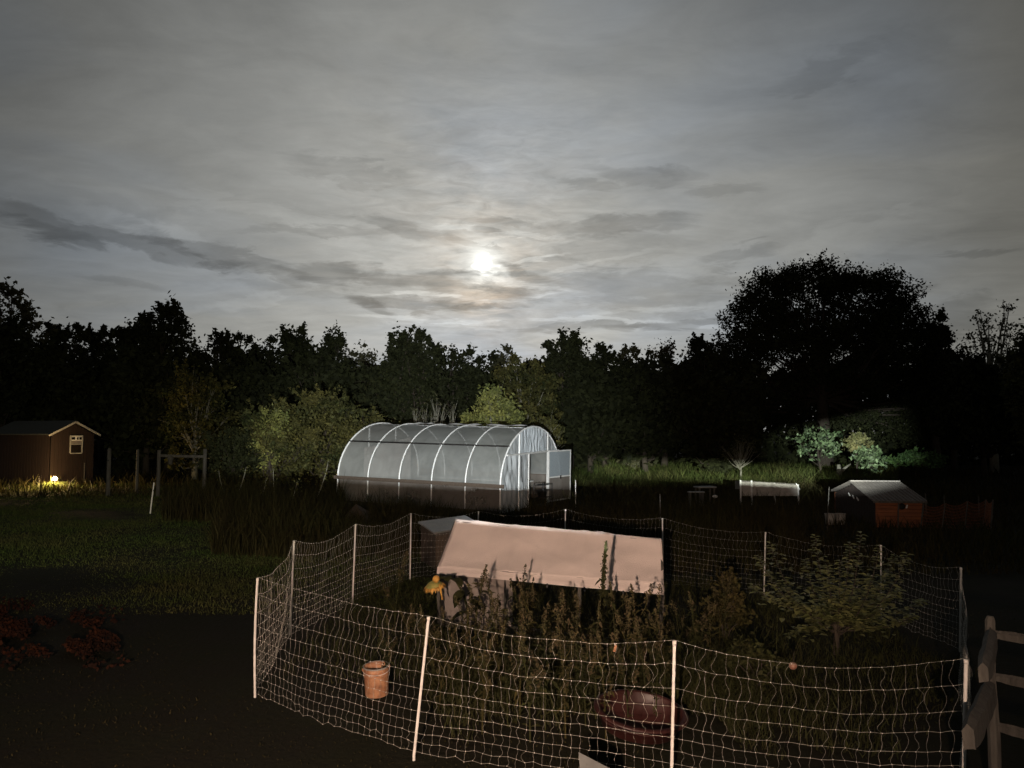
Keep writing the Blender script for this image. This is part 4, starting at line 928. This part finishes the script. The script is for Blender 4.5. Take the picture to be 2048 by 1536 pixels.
# bench and bits
bn = thing('garden_table', P(1405, 980, 30), .2, 'low grey garden table beside the cloth-sided run', 'table'); bn.location.z = 0
tz_ = P(1405, 974, 30).z
MB().box((.1, 0, tz_), (.75, .5, .05)).build('table_top', M['greytin'], bn, bevel=.01)
for x in (-.2, .4):
    for y in (-.18, .18): MB().bar((x, y, 0), (x, y, tz_ - .026), .05).build('leg', M['wood'], bn)
bn = thing('garden_bench', P(1392, 985, 29), .1, 'lower grey bench in front of garden table', 'bench'); bn.location.z = 0; tz_ = P(1392, 984, 29).z
MB().box((0, 0, tz_), (.6, .25, .04)).build('seat', M['greytin'], bn, bevel=.01)
for x in (-.24, .24): MB().box((x, 0, (tz_ - .02) / 2), (.05, .22, tz_ - .021)).build('leg', M['wood'], bn)
fc = P(1430, 993, 27); t = thing('pale_stone', (fc.x, 27, fc.z), 0, 'bright pale lump shining in the dark grass beside garden table', 'stone')
MB().lathe([(.001, .05), (.06, .035), (.08, 0), (.05, -.04), (.001, -.05)], (0, 0, 0), 10, Matrix.Rotation(.5, 3, 'X') @ Matrix.Diagonal((1.2, .8, 1))).build('lump', M['trim'], t, True); MB().tube([(0, 0, -.04), (0, .02, -fc.z)], .012, 5).build('stem', M['weedgreen'], t)

# ------------------------------------------------------------------ red leaves standing in for a warm light patch, lower left
def light_patch_leaves():
    r = np.random.default_rng(9); n = 6500; V = []
    x = r.normal(0, 1, n); y = r.normal(0, 1, n); px = 70 + 110 * x; py = 1268 + 30 * y + (px - 70) * .12
    ok = (px < 250 + 10 * r.normal(size=n)) & (py > 1200) & (py < 1345)
    px, py = px[ok], py[ok]; rx = px - 1024; rz = -(py - 768); c, s = math.cos(PITCH), math.sin(PITCH); ry = FPX * c - rz * s; rz2 = FPX * s + rz * c; k = -CAM_H / rz2
    mk = (np.sin(px * .035 + 1) + np.sin(py * .11 + px * .02) + .8 * np.sin(px * .08 - py * .09)) > .35 + r.normal(size=len(px)) * .3; px, py, k, rx, ry = px[mk], py[mk], k[mk], rx[mk], ry[mk]
    cx, cy = rx * k, ry * k; cz = .03 + .07 * np.exp(-((px - 60) / 120) ** 2 - ((py - 1270) / 40) ** 2) * r.random(len(cx)) ** .5 + .02 * r.random(len(cx))
    V, F = leaves_np(r, np.stack([cx, cy, cz], 1), .032, 0, .65); setp(npmesh('light_patch_leaves', V, F, M['leafred']), 'rust red fallen leaves standing in for a warm light patch on the ground', 'leaves', kind='stuff')
light_patch_leaves()

# ------------------------------------------------------------------ grass
blades('lawn_grass', 110000, wedge(-60, 900, 12.5, 27, .8), (.02, .075), .007, M['lawn'], 21, 'short mown lawn grass on the left', 'grass', .6, 1.1)
blades('lawn_grass', 26000, wedge(-90, 480, 26.5, 39), (.03, .10), .014, M['lawn'], 28, 'lawn grass running up to the red shed', 'grass', .6, .8)
blades('near_grass', 12000, wedge(-80, 2130, 4.6, 13), (.01, .03), .005, M['grass'], 22, 'dark trodden grass in the foreground', 'grass', .6, 1.5)
blades('tall_grass', 42000, wedge(430, 1600, 18, 26.3), (.2, .8), .012, M['grass'], 23, 'rough tall grass between netting and greenhouse', 'grass', .3, .9)
blades('tall_grass', 26000, wedge(1180, 2130, 16, 40), (.12, .6), .014, M['grass'], 24, 'rough dark pasture grass on the right', 'grass', .35, .7)
blades('tall_weeds', 11000, wedge(330, 690, 22.5, 32), (.25, .85), .012, M['grass'], 25, 'brown tall weeds left of the greenhouse', 'weeds', .25, 1.1)
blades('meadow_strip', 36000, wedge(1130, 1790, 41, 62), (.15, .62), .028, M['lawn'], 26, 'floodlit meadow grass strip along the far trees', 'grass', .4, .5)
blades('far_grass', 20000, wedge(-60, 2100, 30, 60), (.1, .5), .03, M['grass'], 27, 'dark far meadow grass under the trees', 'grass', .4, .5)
# curled brush stems left of the greenhouse
def stalk(px, py, D, label, seed, h0=None):
    r = random.Random(seed); a = P(px, py, D); z0 = float(h_ground(a.x, D)); t = thing('leaning_stalk', (a.x, D, z0 - .03), 0, label, 'plant'); H = a.z - z0
    d = r.choice((-1, 1)) * r.uniform(.1, .45); pts = [Vector((d * (1 - f) ** 1.5, .1 * f, H * f)) for f in [k / 8 for k in range(9)]] + [Vector((-d * .12, .1, H * .97))]
    MB().tube(pts, [.022, .021, .02, .018, .016, .014, .012, .01, .008, .006], 6).build('stem', M['barkpale'], t, True)
    q = np.random.default_rng(seed); c = np.array([tuple(pts[q.integers(2, 9)]) for _ in range(60)]) + q.normal(size=(60, 3)) * .09; V, F = leaves_np(q, c, .05, .4); npmesh('leaves', V, F, M['leafolive'], t)
for i, (px, py, D, lb) in enumerate(((436, 940, 29, 'curved pale stalk nearest the wooden frame'), (490, 932, 28, 'forked pale stalk in front of the dark hollow'), (545, 935, 28, 'pale stalk leaning right under the golden shrub'), (592, 962, 26, 'tall pale bent stalk over the brown weeds'), (530, 958, 26, 'short bowed stalk among the brown weeds'), (655, 920, 29, 'pale stalk close to the greenhouse left end'))):
    stalk(px, py, D, lb, 50 + i)

# ------------------------------------------------------------------ trees
def tree(name, px, top, hw_px, D, label, seed, m='leafdark', n=9000, leaf=.16, crown_low=.18, clumps=46, cr=.085, flat=1.0, group=None, bark='bark', limbs=14, squash=.8, cat='tree', shell=.5):
    r = np.random.default_rng(seed); tp_ = P(px, top, D); H = tp_.z; z0 = float(h_ground(tp_.x, D)) - .05; Wd = hw_px * 2 / FPX * D
    t = thing(name, (tp_.x, D, z0), 0, label, cat, group); H -= z0
    zc = H * (crown_low + 1) / 2; hh = H * (1 - crown_low) / 2
    K = r.normal(size=(7, 3)) * np.array([2.2, 2.2, 2.6]); PH = r.random(7) * 6.3
    def lump(d): return 1 + .085 * sum(np.sin(d @ K[i] * (1 + .35 * i) + PH[i]) for i in range(7)) / 1.6
    def ell(d, f):
        v = np.stack([d[:, 0] * (Wd / 2) * (1 - .12 * np.clip(d[:, 2], 0, 1)), d[:, 1] * (Wd / 2) * .85, np.sign(d[:, 2]) * np.abs(d[:, 2]) ** flat * hh], 1); return v * (f * lump(d))[:, None]
    rc = cr * Wd * .55 + .10
    d = r.normal(size=(clumps, 3)); d[:, 2] += .25; d /= np.linalg.norm(d, axis=1)[:, None]
    cen = ell(d, (shell + (1 - shell) * r.random(clumps) ** .7) * .93)
    nb = int(n * .38); db = r.normal(size=(nb, 3)); db /= np.linalg.norm(db, axis=1)[:, None]
    body = ell(db, r.random(nb) ** .4 * .86); body = body + r.normal(size=body.shape) * .12
    per = max(3, int(n * .62) // clumps); L = [body]
    if n < 400: L = []
    for i in range(clumps):
        rr = rc * (.45 + 1.0 * r.random() ** 1.5); pr = max(3, int(per * (rr / rc) ** 1.5)); q = r.normal(size=(pr, 3)) * .52
        q *= np.array([1.15, 1.15, squash]) * rr; L.append(cen[i] + q)
        sh_ = max(1, pr // 9); u = np.repeat(r.normal(size=(3, 3)) * .5 + d[i] + np.array([0, 0, .35]), sh_, 0); L.append(cen[i] + u * rr * (.6 + 1.0 * r.random((len(u), 1))) * .75 + r.normal(size=(len(u), 3)) * .05)
    Lc = np.concatenate(L); mx = Lc[:, 2].max() * .985; Lc[:, 2] *= hh / mx; cen[:, 2] *= hh / mx
    Lc[:, 2] += zc; Lc[:, 2] = np.maximum(Lc[:, 2], .05)
    V, F = leaves_np(r, Lc, leaf, .3); o = npmesh('crown', V, F, M[m], t); o['kind'] = 'stuff'
    q = MB(); tr = max(.05, H * .022); bx = r.normal() * .02 * H
    trunk = [Vector((0, 0, -.1)), Vector((bx, 0, H * .2)), Vector((-bx * .6, 0, H * .45)), Vector((0, 0, H * .78))]
    q.tube(trunk, [tr * 1.25, tr * .9, tr * .6, tr * .22], 8); q.build('trunk', M[bark], t, True)
    q = MB(); idx = r.permutation(clumps)[:limbs]
    for i in idx:
        e = Vector((cen[i, 0], cen[i, 1], cen[i, 2] + zc)); f = min(.95, max(.15, e.z / H * .6)); s = Vector((0, 0, 0)).lerp(Vector((0, 0, H * .78)), f)
        mid = s.lerp(e, .5) + Vector((0, 0, -.04 * H)) + Vector((r.normal() * .02 * H, 0, 0)); q.tube([s, s.lerp(mid, .5), mid, mid.lerp(e, .55) + Vector((0, 0, .01 * H)), e], [tr * .4, tr * .33, tr * .25, tr * .16, tr * .06], 5)
        for _ in range(2):
            e2 = e + Vector(r.normal(size=3) * rc * .9); q.tube([mid.lerp(e, .55), e2], [tr * .12, tr * .03], 4)
    q.build('limbs', M[bark], t, True); return t
GR = 'dark trees along the far edge of the field'
T = [
 # px, top, halfw, D, label, seed, kwargs
 ('tree', 20, 556, 85, 48, 'thin-topped tree at the left edge of the skyline', 1, dict(m='leafpale', n=5200, leaf=.13, crown_low=.35, clumps=40, cr=.07, shell=.6)),
 ('tree', 130, 634, 75, 50, 'round dark tree right of the thin-topped left edge tree', 2, dict(n=9000)),
 ('tree', 5, 632, 110, 44, 'broad dark tree filling the left edge below the thin-topped one', 3, dict(n=12000)),
 ('tree', 215, 652, 75, 55, 'low dark tree behind the red shed roof', 4, dict(n=9000)),
 ('tree', 345, 590, 78, 50, 'tall rounded dark tree, highest on the left skyline', 5, dict(n=13000, leaf=.14, crown_low=.2, clumps=60, cr=.07)),
 ('tree', 275, 628, 60, 52, 'dark tree joined to the left of the highest left skyline tree', 6, dict(n=8000)),
 ('tree', 455, 660, 75, 56, 'flat-topped dark tree right of the highest left skyline tree', 7, dict(n=9000)),
 ('tree', 540, 660, 70, 58, 'even-topped dark tree at mid-left of the skyline', 8, dict(n=9000)),
 ('tree', 600, 642, 60, 56, 'dark tree with a small knob top at mid-left of skyline', 9, dict(n=9000, clumps=50, cr=.07)),
 ('tree', 665, 642, 52, 52, 'dark tree with ragged twin tufts left of the spiky one', 10, dict(n=9000, leaf=.13, clumps=52, cr=.075)),
 ('tree', 728, 682, 52, 60, 'lacy low tree in the dip left of spiky tree', 11, dict(m='leafpale', n=3200, leaf=.14, crown_low=.3, cr=.07)),
 ('tree', 800, 646, 44, 46, 'spiky-topped dark tree below and left of the moon', 12, dict(n=9000, leaf=.12, clumps=60, cr=.06, squash=1.3, flat=.8)),
 ('tree', 845, 652, 55, 46, 'second spiky dark tree directly right of the first', 13, dict(n=10000, leaf=.12, clumps=60, cr=.06, squash=1.3)),
 ('tree', 905, 684, 65, 50, 'dark tree sloping down right of the spiky trees', 14, dict(n=8000, leaf=.13, clumps=50, cr=.07)),
 ('tree', 965, 700, 70, 60, 'lowest dark treetop straight under the moon', 15, dict(n=8000, leaf=.15)),
 ('tree', 1018, 690, 52, 56, 'thin lacy treetop between moon and round centre tree', 16, dict(m='leafpale', n=3000, leaf=.13, crown_low=.3, cr=.07)),
 ('tree', 1138, 656, 62, 50, 'round clumpy dark tree right of the moon', 17, dict(n=13000, leaf=.13, clumps=60, cr=.075)),
 ('tree', 1205, 684, 45, 54, 'smaller dark tree hugging the round clumpy one', 18, dict(n=7000, leaf=.13, clumps=46, cr=.07)),
 ('tree', 1258, 688, 42, 58, 'feathery low treetop right of centre', 19, dict(m='leafpale', n=3200, leaf=.13, crown_low=.3, cr=.07)),
 ('tree', 1325, 676, 50, 60, 'airy half-bare tree left of the great tree', 20, dict(m='leafpale', n=2400, leaf=.12, crown_low=.3, cr=.06, limbs=34, clumps=50)),
 ('tree', 1400, 668, 70, 56, 'dense dark tree leaning into the left of great tree', 21, dict(n=11000, leaf=.14, clumps=50)),
 ('tree', 1868, 616, 40, 58, 'dark side tree standing off right shoulder of great tree', 22, dict(n=9000, leaf=.14, clumps=44, cr=.11)),
 ('tree', 1900, 690, 70, 60, 'low dark tree in the gap right of great tree', 23, dict(n=7000, leaf=.15)),
 ('bare_tree', 1975, 602, 80, 56, 'nearly bare pale tree near the right edge', 24, dict(m='leafpale', n=2400, leaf=.11, crown_low=.3, cr=.06, limbs=44, clumps=56, bark='barkpale')),
 ('tree', 2060, 636, 60, 44, 'dark olive tree cut off by the right edge', 25, dict(m='leafolive', n=9000, leaf=.14)),
]
for nm, px, top, hwp, D, lb, sd, kw in T: tree(nm, px, top, hwp, D, lb, 200 + sd, group=GR, **kw)
# fuller underfill trees
for i, (px, top, hwp, D, lb) in enumerate(((90, 690, 120, 47, 'dark bushy tree behind the red shed'), (300, 680, 120, 46, 'dark bushy tree above the wooden posts'), (480, 700, 120, 50, 'dark bushy tree behind the golden shrub'), (640, 700, 110, 50, 'dark bushy tree behind the left end of greenhouse'),
      (1000, 735, 90, 52, 'dark bushy tree behind the greenhouse ridge'), (1290, 705, 110, 52, 'dark bushy tree above the start of meadow strip'), (1180, 720, 100, 50, 'dark bushy tree above the open greenhouse door'), (1430, 730, 100, 50, 'dark bushy tree left of the floodlit leaves'), (1960, 710, 110, 50, 'dark bushy tree above coop netting'), (780, 715, 90, 48, 'dark bushy tree behind the greenhouse middle'))):
    tree('bushy_tree', px, top, hwp, D, lb, 300 + i, n=11000, leaf=.2, crown_low=.02, clumps=60, cr=.11, group=GR)
# the great tree: several domes on one trunk
def great():
    D = 60; r = np.random.default_rng(77); px0 = 1650; base = P(px0, 940, D); z0 = 0
    t = thing('great_tree', (base.x, D, 0), 0, 'huge round-crowned dark tree dominating the right skyline', 'tree')
    domes = [(1630, 640, 92, 96), (1525, 650, 52, 78), (1775, 645, 52, 80), (1850, 680, 36, 56), (1560, 640, 88, 92), (1720, 625, 88, 84), (1500, 680, 58, 80), (1780, 660, 66, 92), (1600, 700, 110, 80), (1700, 710, 120, 80), (1640, 565, 34, 40), (1740, 570, 42, 36), (1545, 575, 40, 34), (1820, 730, 70, 90), (1480, 760, 60, 80), (1560, 800, 90, 80), (1660, 800, 90, 70), (1760, 800, 90, 80), (1840, 810, 60, 80), (1450, 720, 40, 50), (1590, 560, 40, 32), (1690, 560, 40, 30), (1790, 600, 30, 34)]
    cs = []; ends = []
    for px, py, rx, rz in domes:
        c = np.array(P(px, py, D)) - np.array([base.x, D, 0]); k = int(6 + rx * rz / 300)
        for _ in range(k):
            d = r.normal(size=3); d /= np.linalg.norm(d); f = .35 + .65 * r.random() ** .6; e = c + d * f * np.array([rx, rx, rz]) / FPX * D; ends.append(e); rr = .6 + .55 * r.random()
            m = 230; q = r.normal(size=(m, 3)) * .5 * rr; q *= np.array([1.2, 1.2, .85]); cs.append(e + q)
            # twigs sticking out
            m = 18; q = d[None] * (rr * .8 + .38 * r.random((m, 1))) + r.normal(size=(m, 3)) * .12; cs.append(e + q)
    Lc = np.concatenate(cs); V, F = leaves_np(r, Lc, .115, .3); o = npmesh('crown', V, F, M['leafdark'], t); o['kind'] = 'stuff'
    MB().tube([(0, 0, -.1), (.1, 0, 2), (-.1, 0, 4.5), (0, 0, 8), (.1, 0, 11)], [.7, .5, .42, .3, .14], 10).build('trunk', M['bark'], t, True)
    q = MB()
    for i in r.permutation(len(ends))[:60]:
        e = Vector(ends[i]); s = Vector((0, 0, min(10, max(5.5, e.z * .6)))); mid = s.lerp(e, .5) + Vector((r.normal() * .4, r.normal() * .4, -.4)); q.tube([s, s.lerp(mid, .6), mid, e.lerp(mid, .4) + Vector((0, 0, .2)), e], [.17, .14, .10, .06, .02], 5)
    q.build('limbs', M['bark'], t, True)
great()
# far wood closing the gaps
def far_wood():
    r = np.random.default_rng(5); n = 42000; px = -120 + 2300 * r.random(n); D = 68 + 10 * r.random(n)
    topy = 735 + 14 * np.sin(px * .021) + 9 * np.sin(px * .057 + 1); py = topy + (950 - topy) * r.random(n) ** 1.1
    rx = px - 1024; rz = -(py - 768); c, s = math.cos(PITCH), math.sin(PITCH); ry = FPX * c - rz * s; rz2 = FPX * s + rz * c
    cen = np.stack([rx / ry * D, D, np.maximum(0, CAM_H + rz2 / ry * D)], 1); V, F = leaves_np(r, cen, .42); setp(npmesh('distant_wood', V, F, M['leafdark']), 'dark mass of woodland beyond the nearer trees', 'woods', kind='stuff')
far_wood()
# shrubs and small trees caught by light
tree('shrub_tree', 395, 720, 75, 42, 'olive small tree with pale trunks between shed and golden shrub', 401, m='leafolive', n=6500, leaf=.10, crown_low=.02, clumps=44, cr=.09, bark='barkpale', limbs=24)
tree('golden_shrub', 560, 790, 95, 34, 'large golden olive shrub left of the greenhouse', 402, m='leafolive', n=13000, leaf=.075, crown_low=.02, clumps=56, cr=.09, bark='bark', limbs=26)
tree('golden_shrub', 540, 810, 34, 33, 'yellowest small bush at the heart of golden shrubs', 403, m='leafyellow', n=2200, leaf=.07, crown_low=.2, clumps=24, cr=.11, bark='bark')
tree('green_shrub', 650, 768, 100, 37, 'green feathery shrub rising behind the greenhouse left end', 404, m='leafolive', n=13000, leaf=.085, crown_low=.0, clumps=60, cr=.10, bark='bark', limbs=22)
tree('green_shrub', 740, 810, 75, 36.5, 'low brownish shrub touching the greenhouse back corner', 405, m='leafolive', n=6000, leaf=.08, crown_low=.0, clumps=40, cr=.10, bark='bark', limbs=22)
tree('green_shrub', 470, 850, 70, 33, 'dim low shrub behind the wooden frame', 406, m='leafdark', n=5000, leaf=.08, crown_low=.02, clumps=40, cr=.1)
tree('tall_bush', 1040, 702, 95, 45, 'tall brownish green tree behind the greenhouse front', 407, m='leafolive', n=17000, leaf=.10, crown_low=.0, clumps=70, cr=.08, bark='barkpale', limbs=20)
tree('yellow_bush', 985, 765, 62, 38, 'bright yellow-green bush just above greenhouse ridge', 408, m='leafyellow', n=8500, leaf=.08, crown_low=.1, clumps=46, cr=.09, bark='barkpale', limbs=26)
tree('yellow_bush', 1085, 815, 52, 38, 'sparser pale bush above the greenhouse door end', 409, m='leafolive', n=2600, leaf=.08, crown_low=.25, clumps=34, cr=.09, bark='barkpale', limbs=34)
for i, (px, top, lb) in enumerate(((833, 806, 'bare pale sapling left above the ridge'), (852, 795, 'second bare pale sapling above the ridge'), (876, 788, 'tallest bare pale sapling above the ridge'), (905, 800, 'leaning bare sapling next to the yellow-green bush'))):
    tree('bare_sapling', px, top, 22, 39, lb, 420 + i, m='leafpale', n=160, leaf=.06, crown_low=.35, clumps=16, cr=.08, bark='barkpale', limbs=16)
# floodlit foliage at right
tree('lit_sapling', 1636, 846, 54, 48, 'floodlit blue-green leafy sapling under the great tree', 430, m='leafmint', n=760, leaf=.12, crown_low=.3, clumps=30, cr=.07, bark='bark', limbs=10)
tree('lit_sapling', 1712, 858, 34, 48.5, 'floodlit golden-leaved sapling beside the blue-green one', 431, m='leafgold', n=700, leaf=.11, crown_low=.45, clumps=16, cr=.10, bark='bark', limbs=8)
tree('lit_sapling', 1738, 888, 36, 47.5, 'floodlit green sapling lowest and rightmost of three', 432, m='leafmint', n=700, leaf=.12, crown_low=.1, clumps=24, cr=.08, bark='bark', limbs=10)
tree('lit_sapling', 1830, 895, 60, 50, 'dim green shrub right of the floodlit saplings', 433, m='leafgreen', n=1100, leaf=.12, crown_low=.2, clumps=20, cr=.12)
tree('bare_branch_shrub', 1480, 868, 42, 46, 'leafless pale branching shrub lit left of the floodlit saplings', 434, m='leafpale', n=120, leaf=.07, crown_low=.35, clumps=30, cr=.10, bark='barkpale', limbs=30)
tree('meadow_shrub', 1270, 905, 40, 56, 'small grey-green shrub at start of the meadow strip', 435, m='leafpale', n=900, leaf=.12, crown_low=.1, clumps=20, cr=.13, bark='barkpale')
fk = P(1678, 955, 47); t = thing('forked_stump', (fk.x, 47, 0), 0, 'pale forked stump at the right end of meadow strip', 'stump')
MB().tube([(0, 0, -.1), (.02, 0, .55), (.0, 0, .95)], [.22, .15, .1], 8).build('trunk', M['barkpale'], t, True); MB().tube([(.02, 0, .4), (.4, 0, .75), (.75, .05, .98)], [.1, .08, .04], 7).build('fork', M['barkpale'], t, True)
